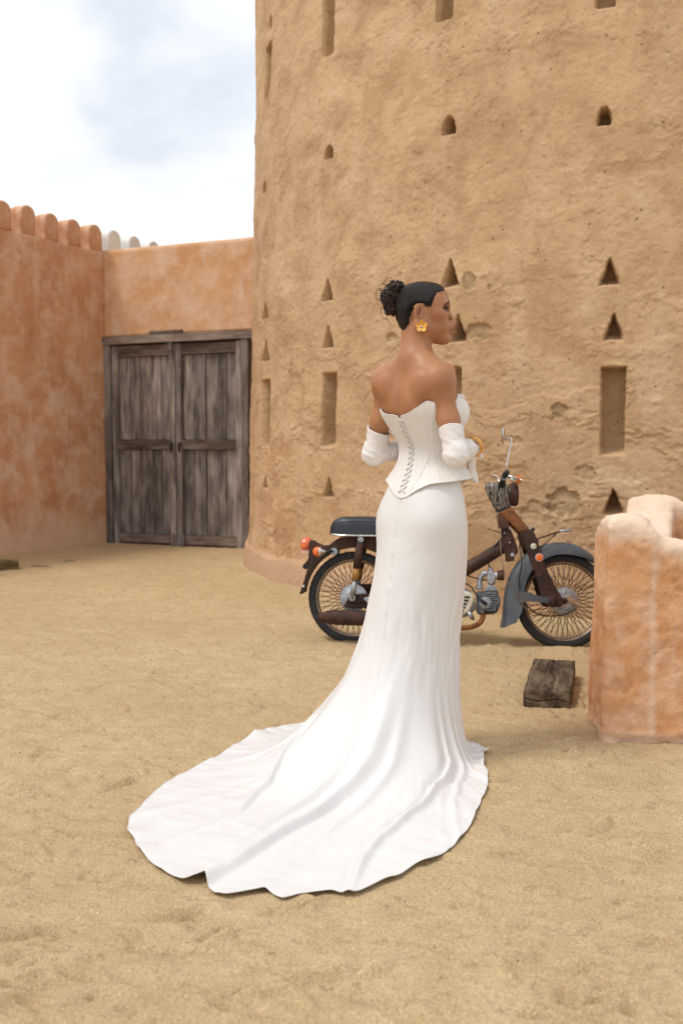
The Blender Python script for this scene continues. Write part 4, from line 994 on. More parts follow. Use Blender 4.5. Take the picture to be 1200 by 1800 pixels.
# ridges that carry on over the floor
def seam(pts, w, hgt, tilt=0.):
    P_ = np.array(pts, float); cc = np.interp(R, P_[:, 1], P_[:, 0]); hh = np.interp(R, P_[:, 1], P_[:, 2]) if P_.shape[1] > 2 else 1.
    v = (TDg-cc)*(PI/180)*R; return hgt*hh*(np.exp(-(v/w)**2)+.0*v)-hgt*hh*.45*np.exp(-((v-tilt*w*2.0)/(w*1.1))**2), v
inr = (1-0*R)
for pts, w, hg, tl in (([(16, .40, .3), (12, .60, 1), (12.8, .75, 1.1), (12.3, .9, 1.), (13.2, 1.15, .8), (13.4, 1.33, .5)], .015, .026, 1),
                       ([(62, .27, .5), (46, .42, 1.), (36, .65, 1.1), (31.5, .85, .9), (30.5, 1.0, .8), (31.2, 1.2, .3)], .012, .022, -1),
                       ([(-40, .40, .4), (-30, .50, 1), (-14, .66, .9), (-3, .86, .5), (0, 1.0, 0.1)], .013, .017, 1),
                       ([(5, .45, .6), (4, .60, 1), (6, .85, .7), (9, 1.1, .0)], .016, .016, 1),
                       ([(26, .40, .6), (22, .55, 1), (20, .75, .7), (20.5, 1.0, .25), (21, 1.3, .2)], .016, .016, -1),
                       ([(-60, .38, .3), (-48, .50, .8), (-40, .64, .4), (-38, .8, .1)], .020, .014, 1),
                       ([(78, .24, .8), (60, .36, .9), (52, .50, .5), (49, .68, .3), (48, .9, .3)], .013, .014, -1),
                       ([(95, .20, .4), (84, .27, 1), (80, .40, .6)], .010, .014, 1),
                       ([(-20, .50, .2), (-15, .75, .4), (-13, 1.0, .2), (-12, 1.2, .5)], .02, .012, 1)):
    h_, v = seam(pts, w, hg, tl); dz += h_*sstep(.30, .05, Zs); dr += h_*.40*(1-floorw)*sstep(.40, .15, Zs)
# crumpled front corner of the hem
dz += .012*np.exp(-((TDg-143)/9)**2)*sstep(.6, 1., fr_)+.012*np.exp(-((TDg-116)/7)**2)*sstep(.7, 1., fr_)
# soft random rumples, stretched along the fall
dz += floorw*(.0050*fb2(TT*10, R*2.6, 3, .5, 5.)+.0035*fb2(X_*7+3, Y_*7, 3)+.0028*rg2(X_*5+Y_*3, Y_*9-X_*4, 3, .55))
dr += (1-floorw)*sstep(.95, .5, Zs)*(.003*fb2(TT*2.6, Zs*2.2, 2, .5, 9.))
# fluted free edge
edge = sstep(.10, .0, RH[:, None]-R)*floorw
dz += edge*(.010*np.clip(fb2(TT*11, TT*0+2, 2, .5, 3.)+.05, 0, 1)+.001)
for c0, w0, a in ((12.6, 1.3, .016), (20.5, 1.7, .007), (28.6, 3., .006), (35.5, 1.8, .006), (41, 2., .012), (-6, 2., .010), (.5, 2, .010), (-66, 4, .018)):
    dz += a*np.exp(-((TDg-c0)/w0)**2)*sstep(.09, .0, RH[:, None]-R)
# centre-back seam with slight pucker
seam_c = np.interp(Zs, [0, .2, .5, .8, 1.1], [9, 6, 0, -2, 0]); v = (TDg-seam_c)*(PI/180)*R
sm_ = np.exp(-(v/.0035)**2)*sstep(.02, .15, Zs); dr += -.0024*sm_+.0026*np.exp(-(v/.010)**2)*sstep(.02, .15, Zs)*pn2(Zs*38, Zs*0+1)
# side seam on her right
v2 = (TDg-118)*(PI/180)*R; dr += (-.0014*np.exp(-(v2/.003)**2)+.0016*np.exp(-((v2-.008)/.004)**2))*sstep(.1, .4, Zs)
# tension creases below the bottom and behind the knee
dr += .0012*np.exp(-((Zs-.80)/.10)**2)*np.exp(-((TDg)/38)**2)*pn2(Zs*30-np.abs(TT)*5, TT*2)
dr += .006*np.exp(-((Zs-.48)/.20)**2)*fb2(TT*3.+Zs*4, Zs*5-TT*3, 2, .5, 12.)
R2 = R+dr; Z2 = np.maximum(Zs+dz, .004+.0*Zs)
# lean of the fall towards the train: shift the axis with height
ax_x = np.interp(Z2, [0, .3, .6, .9, 1.1], [0, .0, .0, .0, .0]); 
P = np.stack([R2*np.sin(TT)+ax_x, -R2*np.cos(TT), Z2], -1)
me = grid_mesh('skirt', P, True, False); bm = bmesh.new(); bm.from_mesh(me); bmesh.ops.recalc_face_normals(bm, faces=bm.faces); bm.to_mesh(me); bm.free()
skirt = link('skirt', me, M['skirt'], person)
md = skirt.modifiers.new('solid', 'SOLIDIFY'); md.thickness = .0014; md.offset = 0
tube('hem', P[:, -1]+np.array([0, 0, .0005]), .0018, M['skirt'], skirt, 6, closed=True)
# ================================================================== GLOVES with hands, EARRING, BANGLES
def glove(s):
    sh = np.array([.127*s, -.064, 1.440]); el = np.array([.200*s, -.060, 1.162])
    wr = np.array([.118, .142, 1.192]) if s > 0 else np.array([-.112, .142, 1.185])
    lo = np.minimum(el, wr)-.09; hi = np.maximum(el, wr)+.12; hi[2] = 1.29; lo[2] = 1.03; st = .0026
    G = Field(*[np.arange(lo[k], hi[k], st) for k in range(3)]); up = sh-el; up = up/np.linalg.norm(up); out = np.array([s*1., -.2, 0])
    top = el+up*.092
    G.cap(el, top+up*.03, .0380, .0485, .03); G.ell(el+np.array([.003*s, -.008, -.004]), (.035, .036, .037), .03)
    fm = el*.5+wr*.5; G.cap(el, fm, .035, .034, .03); G.cap(fm, wr, .034, .0255, .03)
    # hand: palm, four unequal fingers, thumb
    d0 = (wr-el)/np.linalg.norm(wr-el)
    if s > 0: pd = np.array([-.30, .30, -.88])                        # her right hand hangs from the wrist
    else: pd = np.array([.45, .60, -.66])
    pd = pd/np.linalg.norm(pd); side = np.cross(pd, d0)
    if s > 0: side = np.array([-.35, .85, .25]); side = side-pd*(side@pd)
    side /= np.linalg.norm(side); nrm = np.cross(side, pd)
    k0 = wr+pd*.008; kn = wr+pd*.078
    for w in (-.024, -.008, .008, .024): G.cap(k0+side*w*.5, kn+side*w, .0125, .0110, .010)
    for w, L_, bend in ((-.026, .058, .30), (-.009, .070, .25), (.009, .074, .22), (.026, .068, .18)):
        a = kn+side*w; cur = pd+nrm*-bend*.6; cur /= np.linalg.norm(cur); b = a+cur*L_*.45; cu2 = pd-nrm*bend*1.9; cu2 /= np.linalg.norm(cu2); c = b+cu2*L_*.32; cu3 = pd-nrm*bend*3.; cu3 /= np.linalg.norm(cu3); e = c+cu3*L_*.26
        G.cap(a, b, .0096, .0086, .003); G.cap(b, c, .0086, .0078, .003); G.cap(c, e, .0078, .0064, .003)
    tb = wr+pd*.022+side*.022; t1 = tb+(pd*.6+side*.75-nrm*.35)*.034; t2 = t1+(pd*.85+side*.2-nrm*.45)*.028
    G.cap(tb, t1, .0125, .0098, .008); G.cap(t1, t2, .0098, .0078, .003)
    # gathered folds: rings along the forearm and drag lines at the elbow
    x, y, z = G.pts((slice(None),)*3); p = np.stack([x, y, z], -1)
    tf = ((p-el)@(wr-el))/((wr-el)@(wr-el)); L_ = np.linalg.norm(wr-el); per = (p-el)-tf[..., None]*(wr-el); an = np.arctan2(per[..., 2], per@np.cross(d0, [0, 0, 1.]))
    ringw = sstep(.12, .42, tf)*sstep(1.25, 1.0, tf); q = tf*L_*1000/9.5
    f = G.f-ringw*(.0026*np.sin(q*2*PI/1.25+1.3*np.sin(an*2)+2.2*pn2(an*1.3, tf*4))+.0012*pn2(an*2.2, tf*26))
    tu = ((p-el)@up)/.11; dw = sstep(1.0, .3, tu)*sstep(.4, .05, tf)
    f = f-dw*.0032*pn2(x*20+z*46, y*26+z*20)-.0010*pn2(x*45+z*60, y*45-z*50)*sstep(1.3, .9, tf)
    # open upper rim: slanted cut, hollow inside
    rn = up*1.0+out*(-.12)+np.array([0, .22 if s > 0 else .0, 0]); rn /= np.linalg.norm(rn); h = (p-top)@rn+.004*np.sin(an*2+1)
    f = np.maximum(f, h)
    r_in = np.linalg.norm((p-el)-((p-el)@up)[..., None]*up, axis=-1)-.0395
    f = np.maximum(f, -np.maximum(r_in, -(h+.014)))
    V, F = surface_nets(f, *G.g); V = lap(V, F, 1, .4)
    me = np_mesh('glove', V, F); return link('glove', me, M['glove'], person)
gR = glove(1); gL = glove(-1)
gR['label'] = 'white satin off-shoulder glove on her right arm, gold bangles at the wrist'

# bangles
wr = np.array([.118, .142, 1.192]); el = np.array([.200, -.060, 1.162]); d0 = (wr-el)/np.linalg.norm(wr-el)
for k, (t, r, tl, th_) in enumerate(((.93, .0375, .10, .0022), (.97, .0385, .22, .0026), (1.0, .0365, .02, .0018))):
    c0 = el+(wr-el)*t+np.array([0, 0, -.003]); n = d0+np.array([0, 0, tl]); n /= np.linalg.norm(n); u = np.cross(n, [0, 0, 1.]); u /= np.linalg.norm(u); w = np.cross(n, u)
    a = np.linspace(0, 2*PI, 48, endpoint=False)
    tube('bangle', c0+r*(np.cos(a)[:, None]*u+np.sin(a)[:, None]*w), th_, M['gold'], person, 8, closed=True)
# earring: five cupped petals round a pearl, hanging under the lobe
er = bpy.data.objects.new('earring', None); COL.objects.link(er); er.parent = person; er['label'] = 'gold flower earring with a pearl centre'
EC = hp(-.0125, .0800, -.0640)
def petal(a, L_, W_, c):
    nu, nv = 9, 9; P = np.zeros((nu, nv, 3))
    for i, t in enumerate(np.linspace(0, 1, nu)):
        for j, v in enumerate(np.linspace(-1, 1, nv)):
            w = W_*math.sin(PI*min(1, t*.82+.10))**.8; rr = .0030+L_*t; lx = v*w; ly = rr-.0012*v*v; up_ = .0062*t*t+.0042*v*v*t+.0006*math.sin(v*9)
            x_, z_ = lx*math.cos(a)-ly*math.sin(a), lx*math.sin(a)+ly*math.cos(a)
            P[i, j] = np.array(c)+hf*x_+hu*z_+hr*up_
    me = grid_mesh('petal', P); o = link('petal', me, M['gold'], er); md = o.modifiers.new('s', 'SOLIDIFY'); md.thickness = .0011; return o
for k in range(5): petal(k*2*PI/5, .0195, .0098, EC)
L = [sph(EC+hr*.004, (.0038,)*3, 12)]
o = vf_obj('pearl', *join_VF(L), M['pearl'], er)
L = [sph(EC+hr*.0035+hf*.0050*math.cos(a)+hu*.0050*math.sin(a), (.0014,)*3, 8) for a in np.linspace(0, 2*PI, 9)[:-1]]
o = vf_obj('bead_ring', *join_VF(L), M['gold'], er); o['kind'] = 'stuff'
tube('hook', [hp(-.012, .0765, -.037), hp(-.012, .079, -.044), EC-hr*.001], .0012, M['gold'], er, 6)
# ================================================================== MOTORCYCLE  (local x forwards, +y its left side, z up, origin under the rear hub)
def mk_rust():
    m = Mat('rusted_paint', .72, 0, .35); a = m.noise(9, 6, .65); b = m.noise(38, 5, .7)
    c = m.mix(m.ramp(a, [(.38, 0.), (.62, 1.)]), (.022, .0115, .0085), (.060, .026, .016)); c = m.mix(m.ramp(b, [(.56, 0.), (.74, .8)]), c, (.17, .065, .022))
    c = m.mix(m.ramp(m.noise(5, 4), [(.58, 0.), (.70, .55)]), c, (.20, .085, .032)); m.color(c); m.bump(b, .0012, .8); m.rough(m.ramp(a, [(.3, .55), (.7, .85)])); return m.m
def mk_simple(name, col, rough, metal=0., spec=.4, n=0., var=.25, sc=20):
    m = Mat(name, rough, metal, spec); g = m.noise(sc, 5, .65); m.color(m.mix(m.ramp(g, [(.3, 0.), (.7, 1.)]), tuple(v*(1-var) for v in col), tuple(min(1, v*(1+var)) for v in col)))
    if n: m.bump(g, n, .7)
    return m.m
M['rust'] = mk_rust()
M['rust_orange'] = mk_simple('orange_rust', (.20, .080, .030), .8, 0, .2, .001, .45)
M['greyp'] = mk_simple('grey_fender_paint', (.070, .082, .096), .42, 0, .45, .0003, .16, 6)
g_ = Mat('grey_fender_paint', .45, 0, .4); a_n = g_.noise(6, 5, .6); c_n = g_.mix(g_.ramp(a_n, [(.3, 0.), (.7, 1.)]), (.052, .062, .074), (.088, .100, .114)); c_n = g_.mix(g_.ramp(g_.noise(22, 6, .75), [(.60, 0.), (.68, .9)]), c_n, (.085, .045, .025)); c_n = g_.mix(g_.ramp(g_.noise(3, 5, .6), [(.52, 0.), (.75, .5)]), c_n, (.20, .17, .14)); g_.color(c_n); g_.bump(a_n, .0004, .6); g_.rough(g_.ramp(a_n, [(.3, .35), (.7, .65)])); M['greyp'] = g_.m
M['rubber'] = mk_simple('dusty_rubber', (.026, .026, .027), .72, 0, .3, .0006, .35, 30)
M['chrome'] = mk_simple('pitted_chrome', (.62, .60, .57), .26, 1, .5, .0002, .25, 50)
M['rim'] = mk_simple('rusty_rim', (.27, .20, .15), .5, .7, .5, .0003, .5, 26)
M['spoke'] = mk_simple('rusty_spoke', (.022, .012, .008), .85, 0, .1, 0, .4)
M['alu'] = mk_simple('oxidised_aluminium', (.36, .38, .40), .46, .75, .5, .0008, .35, 60)
M['alup'] = mk_simple('engine_casting', (.27, .30, .33), .55, .25, .45, .0010, .4, 70)
M['dirty'] = mk_simple('oily_casting', (.055, .055, .055), .7, 0, .3, .001, .5, 60)
M['vinyl'] = mk_simple('black_vinyl', (.017, .022, .030), .40, 0, .45, .0008, .2, 90)
M['black'] = mk_simple('black_plastic', (.012, .012, .013), .5, 0, .4, .0002)
M['ivory'] = mk_simple('ivory_paint', (.55, .52, .43), .5, 0, .4, .0002, .15)
M['orangeL'] = mk_simple('orange_lens', (.72, .15, .02), .3, 0, .6, 0, .12)
M['redL'] = mk_simple('faded_red_lens', (.62, .13, .06), .25, 0, .6, 0, .2)
M['clearL'] = mk_simple('faded_pink_lens', (.62, .36, .27), .25, 0, .6, 0, .15)
M['yellow'] = mk_simple('yellow_tank', (.32, .16, .035), .5, 0, .4, .0005, .4)
m = Mat('striped_cowl', .55, 0, .4); w = m.n('ShaderNodeTexWave'); w.inputs['Scale'].default_value = 17; w.inputs['Distortion'].default_value = 16; w.inputs['Detail'].default_value = 3; w.inputs['Detail Scale'].default_value = 1.2
w.bands_direction = 'X'; m.l(m.vec((1, 1, .25)), w.inputs['Vector']); c = m.mix(m.ramp(w.outputs[1], [(.3, 0.), (.6, 1.)]), (.028, .022, .018), (.24, .22, .185)); m.color(m.mix(m.ramp(m.noise(12, 4), [(.5, 0.), (.65, .85)]), c, (.09, .04, .02))); M['cowl'] = m.m

moto = thing('motorcycle', 'rusty brown vintage step-through motorcycle with grey front mudguard parked by the tower', 'motorcycle', (.075, 6.0, -.004), -math.radians(7.1))
moto.rotation_euler = (-math.radians(6.5), 0, -math.radians(7.1))
def setm(o, Mx):
    if Mx is not None: o.matrix_local = Mx
    return o
ax_p = Vector((.95, 0, .72)); ax_d = Vector((-.40, 0, .917)).normalized()
STEER = Matrix.Translation(ax_p) @ Matrix.Rotation(math.radians(7), 4, ax_d) @ Matrix.Translation(-ax_p)
def plate(name, pts, y0, y1, mat, parent, bev=.008, Mx=None, taper=0.):
    bm = bmesh.new(); a = [bm.verts.new((x, y0, z)) for x, z in pts]; b = [bm.verts.new((x, y1, z)) for x, z in pts]; n = len(pts)
    bm.faces.new(a); bm.faces.new(b[::-1])
    for i in range(n): bm.faces.new((a[i], b[i], b[(i+1) % n], a[(i+1) % n]))
    return setm(bm_obj(name, bm, mat, parent, False, bev, 3), Mx)
def lathe(name, prof, c, axis, mat, parent, n=32, Mx=None, smooth=True):
    """prof = (distance along the axis, radius)"""
    ax = Vector(axis).normalized(); q = ax.to_track_quat('Z', 'Y').to_matrix(); L = []
    a = np.linspace(0, 2*PI, n, endpoint=False); R = np.array(q)
    P = np.array([[[r*math.cos(t), r*math.sin(t), h] for t in a] for h, r in prof]) @ R.T + np.array(c)
    F = grid_faces(len(prof), n, False, True).tolist(); k = len(prof)
    if prof[0][1] > 1e-4: F.append(list(range(n)))
    if prof[-1][1] > 1e-4: F.append(list(range((k-1)*n, k*n))[::-1])
    o = vf_obj(name, P.reshape(-1, 3), F, mat, parent, smooth)
    if smooth:
        e = o.modifiers.new('split', 'EDGE_SPLIT'); e.split_angle = math.radians(40)
    return setm(o, Mx)
def tb(name, pts, r, mat, parent, n=8, Mx=None, sm=0):
    if sm: pts = spline(pts, sm)
    return setm(tube(name, pts, r, mat, parent, n), Mx)
# ---- wheels
sp_len = math.dist((.034, .0), (.2225*math.cos(.42), .2225*math.sin(.42)))
def spoke_mesh():
    V, F = tube_mesh([(0, 0, 0), (0, 0, .5), (0, 0, 1.)], .0019, 4); me = np_mesh('spoke', V, F); me.materials.append(M['spoke']); return me
spm = spoke_mesh()
def wheel(hx, hz, Mx, lab, drumr):
    W_ = bpy.data.objects.new('wheel', None); COL.objects.link(W_); W_.parent = moto; W_['label'] = lab
    base = Matrix.Translation((hx, 0, hz)); W_.matrix_local = (Mx @ base) if Mx is not None else base
    # tyre: carcass with shoulder and shallow tread, sagging flat at the bottom
    na, nb = 144, 22; P = np.zeros((na, nb, 3))
    for i in range(na):
        a = 2*PI*i/na
        for j in range(nb):
            b = 2*PI*j/nb; cx_ = math.cos(b); cy_ = math.sin(b); tr = .0014*(1 if (i % 3 == 0) else 0)*(1 if abs(cy_) < .75 and cx_ > 0 else 0)
            r = .2555+.0275*math.copysign(abs(cx_)**.85, cx_)-tr; y = .0265*math.copysign(abs(cy_)**.8, cy_); x, z = r*math.cos(a), r*math.sin(a)
            fl = -.262; 
            if z < fl: y *= 1+6*(fl-z); z = fl+(z-fl)*.15
            P[i, j] = (x, y, z)
    o = link('tyre', grid_mesh('tyre', P, True, True), M['rubber'], W_)
    bm = bmesh.new(); bm.from_mesh(o.data); bmesh.ops.recalc_face_normals(bm, faces=bm.faces); bm.to_mesh(o.data); bm.free()
    pr_ = [(-.019, .236), (-.0175, .2385), (-.015, .236), (-.012, .226), (-.006, .222), (.006, .222), (.012, .226), (.015, .236), (.0175, .2385), (.019, .236), (.017, .230), (.009, .2185), (-.009, .2185), (-.017, .230), (-.019, .236)]
    a = np.linspace(0, 2*PI, 96, endpoint=False); P = np.array([[[r*math.cos(t), y, r*math.sin(t)] for y, r in pr_[:-1]] for t in a])
    o = link('rim', grid_mesh('rim', P, True, True), M['rim'], W_); bm = bmesh.new(); bm.from_mesh(o.data); bmesh.ops.recalc_face_normals(bm, faces=bm.faces); bm.to_mesh(o.data); bm.free()
    lathe('hub', [(-.034, .012), (-.034, drumr*.55), (-.030, drumr*.62), (-.026, drumr*.62), (-.024, drumr*.95), (-.020, drumr), (-.014, drumr), (-.010, drumr*.86), (.012, drumr*.8), (.018, drumr*.95), (.022, drumr*.95), (.026, .03), (.036, .012)], (0, 0, 0), (0, 1, 0), M['alu'], W_, 40)
    n = 72
    for i in range(n):
        sgn = 1 if i % 2 else -1; sd = 1 if (i//2) % 2 else -1; a0 = 2*PI*i/n*1.0+.02; rh = drumr*.9
        a1 = a0+sgn*.60
        p = Vector((rh*math.cos(a1), sd*.018, rh*math.sin(a1))); q = Vector((.2205*math.cos(a0), sd*.003, .2205*math.sin(a0)))
        o = bpy.data.objects.new('spoke', spm); COL.objects.link(o); o.parent = W_; d = q-p
        o.location = p; o.rotation_mode = 'QUATERNION'; o.rotation_quaternion = d.to_track_quat('Z', 'Y'); o.scale = (1, 1, d.length)
    return W_
RW = wheel(0, .268, None, 'rear wheel with rusty spokes', .062); FW_ = wheel(1.25, .270, STEER, 'front wheel with a flat tyre half hidden by the parapet', .052)
# ---- rear body and mudguard
arch = [(0+.305*math.cos(a), .268+.305*math.sin(a)) for a in np.linspace(math.radians(28), math.radians(172), 26)]
body_pts = [(-.332, .282), (-.303, .372), (-.284, .446), (-.293, .458), (-.300, .476), (-.283, .494), (-.276, .530), (-.276, .604), (-.268, .616), (-.258, .617), (-.240, .604), (-.194, .582), (-.152, .588), (-.110, .620), (-.080, .636), (.15, .642), (.42, .636), (.52, .58), (.60, .47), (.60, .405), (.50, .34), (.36, .33)]+arch+[(-.300, .300)]
plate('rear_mudguard', body_pts, -.062, .062, M['rust'], moto, .012)
plate('bracket', [(-.300, .476), (-.312, .470), (-.322, .450), (-.305, .436), (-.290, .445)], -.03, .03, M['black'], moto, .003)
lathe('hole_plug', [(0, .008), (.002, .008)], (-.306, -.0635, .335), (0, -1, 0), M['ivory'], moto, 16)
# ---- seat
def seat():
    n = 44; t = np.linspace(0, 1, n); x = -.148+.70*t; top, bot = interp(t, [(0, .700, .655), (.02, .728, .650), (.07, .752, .644), (.2, .763, .642), (.45, .758, .642), (.65, .738, .645), (.85, .735, .652), (.97, .722, .665), (1., .690, .675)])
    w, = interp(t, [(0, .060), (.02, .085), (.08, .108), (.3, .122), (.6, .115), (.85, .09), (.97, .06), (1., .035)]); m_ = 26; P = np.zeros((n, m_, 3))
    for i in range(n):
        for j in range(m_):
            u = j/(m_-1)*PI; cx_, sx_ = math.cos(u), math.sin(u); y = w[i]*math.copysign(abs(cx_)**.45, cx_); z = bot[i]+(top[i]-bot[i])*abs(sx_)**.5
            z += -.0035*math.exp(-((abs(sx_)**.5-.80)/.05)**2)
            P[i, j] = (x[i], y, z)
    me = grid_mesh('seat', P); bm = bmesh.new(); bm.from_mesh(me); bmesh.ops.holes_fill(bm, edges=bm.edges, sides=0); bmesh.ops.recalc_face_normals(bm, faces=bm.faces); bm.to_mesh(me); bm.free()
    o = link('seat', me, M['vinyl'], moto); e = o.modifiers.new('split', 'EDGE_SPLIT'); e.split_angle = math.radians(50)
    L = [(x[i], w[i]+.001, bot[i]+.003) for i in range(n)]; R = [(x[i], -w[i]-.001, bot[i]+.003) for i in range(n)][::-1]
    tube('trim', np.array(R[::-1]), .0055, M['chrome'], o, 8); tube('trim', np.array(L), .0055, M['chrome'], o, 8); tube('trim', np.array([L[0], (x[0]-.006, 0, bot[0]+.003), R[-1]]), .0055, M['chrome'], o, 8)
    tube('piping', np.array([(x[i], -w[i]*.93, bot[i]+(top[i]-bot[i])*.72) for i in range(2, n-3)]), .0028, M['black'], o, 6)
seat()
# ---- lamps at the tail
lathe('tail_lamp', [(0, .040), (.012, .046), (.030, .046), (.050, .040), (.056, .03)], (-.276, 0, .588), (-1, 0, 0), M['redL'], moto, 24)
plate('tail_lens', [(-.330, .524), (-.276, .520), (-.276, .555), (-.333, .555)], -.040, .040, M['clearL'], moto, .006)
lathe('reflector', [(0, .018), (.006, .018), (.008, .012)], (-.310, -.042, .583), (0, -1, 0), M['orangeL'], moto, 20)
for s, lb in ((-1, None), (1, None)):
    o = lathe('indicator', [(0, .029), (.004, .031), (.010, .031), (.030, .022), (.036, .010)], (-.205, s*.118, .545), (-1, 0, 0), M['orangeL'], moto, 24)
    lathe('indicator_body', [(0, .031), (.010, .031), (.018, .024), (.034, .010), (.040, .006)], (-.203, s*.118, .545), (1, 0, 0), M['chrome'], o, 24)
    tb('indicator_stalk', [(-.165, s*.118, .545), (-.135, s*.105, .548), (-.130, s*.062, .548)], .008, M['black'], o, 8)
    lathe('indicator_flange', [(0, .023), (.004, .021)], (-.122, s*.062, .548), (0, s, 0), M['alu'], o, 20)
# ---- shocks, swing arm, chain case, silencer
for s in (-1, 1):
    a = Vector((.046, s*.098, .630)); b = Vector((-.002, s*.098, .268)); at_ = lambda t: tuple(a+(b-a)*t)
    o = tb('shock_absorber', [at_(.06), at_(.50)], .0245, M['rust'], moto, 16); tb('shock_tube', [at_(.49), at_(.70)], .0205, M['yellow'], o, 16); tb('shock_rod', [at_(.69), at_(.96)], [.013, .0175], M['alu'], o, 12)
    lathe('shock_eye', [(-.014, .019), (.014, .019)], at_(.99), (0, 1, 0), M['alu'], o, 20); lathe('shock_eye', [(-.016, .018), (.016, .018)], at_(.02), (0, 1, 0), M['alu'], o, 20); lathe('nut', [(0, .009), (.012, .008)], tuple(Vector(at_(.99))+Vector((0, s*.015, 0))), (0, s, 0), M['rust_orange'], o, 6)
    plate('swing_arm', [(-.04, .250), (-.02, .288), (.02, .292), (.42, .330), (.42, .290), (.02, .238), (-.02, .236)], s*.060-.008, s*.060+.008, M['rust'], moto, .004)
plate('chain_case', [(-.085, .255), (-.082, .29), (-.05, .338), (.0, .352), (.12, .352), (.42, .372), (.42, .295), (.05, .240), (-.02, .215), (-.06, .222)], .040, .056, M['rust'], moto, .006)
lathe('brake_plate', [(0, .083), (.004, .085), (.010, .083), (.013, .060), (.016, .056), (.018, .02)], (0, -.036, .268), (0, -1, 0), M['alu'], moto, 40)
plate('brake_arm', [(.06, .268), (.13, .292), (.15, .272), (.13, .236), (.085, .240)], -.078, -.058, M['alu'], moto, .004)
plate('brake_cover', [(-.062, .212), (-.03, .268), (.0, .282), (.05, .262), (.16, .240), (.16, .215), (.0, .205)], -.056, -.050, M['rust'], moto, .003)
tb('brake_rod', [(.14, -.07, .262), (.50, -.09, .245)], .0035, M['rust'], moto, 6)
sil = lathe('silencer', [(-.210, .004), (-.208, .014), (-.180, .028), (-.15, .039), (-.10, .046), (.30, .046), (.34, .040), (.37, .020), (.38, .016)], (0, -.115, .152), (1, 0, -.008), M['rust'], moto, 28)
tb('exhaust_pipe', [(.36, -.115, .150), (.46, -.112, .118), (.62, -.10, .107), (.70, -.085, .110), (.752, -.065, .130), (.775, -.045, .165), (.778, -.035, .200)], .0155, M['rust_orange'], moto, 12, sm=30)
# ---- spine tube and headstock
tb('spine_tube', [(.52, 0, .375), (.70, 0, .468), (.88, 0, .583), (.935, 0, .640)], [.048, .040, .038, .044], M['rust'], moto, 18, sm=14)
plate('headstock', [(.905, .540), (.885, .610), (.880, .700), (.852, .772), (.862, .785), (.900, .770), (.960, .640), (.985, .560), (.955, .530)], -.036, .036, M['rust'], moto, .008)
plate('headstock_web', [(.860, .70), (.850, .775), (.866, .79), (.915, .765), (.93, .70)], -.050, -.044, M['rust'], moto, .002)
plate('fork_lock', [(.905, .545), (.91, .50), (.955, .505), (.965, .545)], -.045, .03, M['rust'], moto, .004)
lathe('horn', [(0, .010), (.010, .013), (.014, .009)], (.948, -.046, .540), (0, -1, 0), M['alu'], moto, 18)
for (x, z, r) in ((.885, .745, .008), (.905, .715, .006), (.93, .70, .007), (.90, .67, .005), (.93, .615, .006)): lathe('bolt', [(0, r), (.008, r), (.009, r*.6)], (x, -.040, z), (0, -1, 0), M['alu'], moto, 6)
# ---- engine
plate('crankcase', [(.46, .20), (.44, .32), (.50, .37), (.64, .36), (.72, .30), (.735, .215), (.68, .165), (.54, .155)], -.065, .085, M['alup'], moto, .02)
ec = plate('engine_cover', [(.50, .185), (.475, .26), (.50, .32), (.60, .335), (.695, .318), (.722, .300), (.722, .262), (.694, .200), (.66, .182), (.58, .165)], -.098, -.066, M['ivory'], moto, .012)
for k in range(5):
    bm = bmesh.new(); z = .288-.0205*k; bx(bm, (.668-.006*k, -.0985, z), (.062-.006*k, .006, .011)); o = bm_obj('vent_slot', bm, M['black'], ec, False, .002)
lathe('flywheel', [(0, .05), (.012, .048), (.014, .02)], (.615, -.060, .385), (0, -1, 0), M['alu'], moto, 28)
tb('clamp_lug', [(.690, -.085, .200), (.716, -.085, .162)], .014, M['alu'], moto, 12); lathe('bolt', [(0, .008), (.006, .008)], (.718, -.100, .160), (0, -1, 0), M['rust'], moto, 10)
plate('cylinder', [(.735, .200), (.735, .318), (.862, .330), (.868, .210), (.845, .186), (.75, .180)], -.040, .040, M['dirty'], moto, .010)
bm = bmesh.new()
for k in range(5):                                                        # fins stand proud all round
    x0 = .742+.010*k; bx(bm, (x0, 0, .252), (.0045, .116, .128-.004*k))
bm_obj('barrel_fins', bm, M['alup'], moto, False, .001)
for k in range(9):
    z = .212+.0125*k; bm = bmesh.new(); bx(bm, (.828-.002*abs(k-4), 0, z), (.080-.003*abs(k-5), .118, .0042)); bm_obj('fin', bm, M['alup'], moto, False, .001)
lathe('head_cover', [(0, .036), (.010, .034), (.013, .022), (.018, .020)], (.790, -.058, .255), (0, -1, 0), M['alup'], moto, 24)
tb('plug_cap', [(.795, -.075, .248), (.772, -.082, .262), (.752, -.082, .285)], [.011, .010, .007], M['black'], moto, 10)
tb('plug_lead', [(.752, -.082, .285), (.722, -.07, .322), (.70, -.05, .352), (.66, -.03, .372), (.60, 0, .40)], .0048, M['black'], moto, 8, sm=24)
lathe('rocker_cover', [(0, .040), (.008, .038), (.014, .030), (.017, .012)], (.862, 0, .262), (1, 0, 0), M['alup'], moto, 20)
plate('valve_top', [(.790, .322), (.795, .350), (.812, .364), (.835, .362), (.856, .345), (.862, .322)], -.032, .032, M['alup'], moto, .008)
lathe('exhaust_flange', [(0, .024), (.008, .024)], (.780, -.035, .192), (0, 0, 1), M['rust'], moto, 16)
tb('intake_manifold', [(.756, -.01, .330), (.756, -.01, .372), (.760, -.01, .400), (.776, -.012, .424), (.800, -.016, .428)], [.020, .0155, .0155, .0155, .017], M['alu'], moto, 14, sm=18)
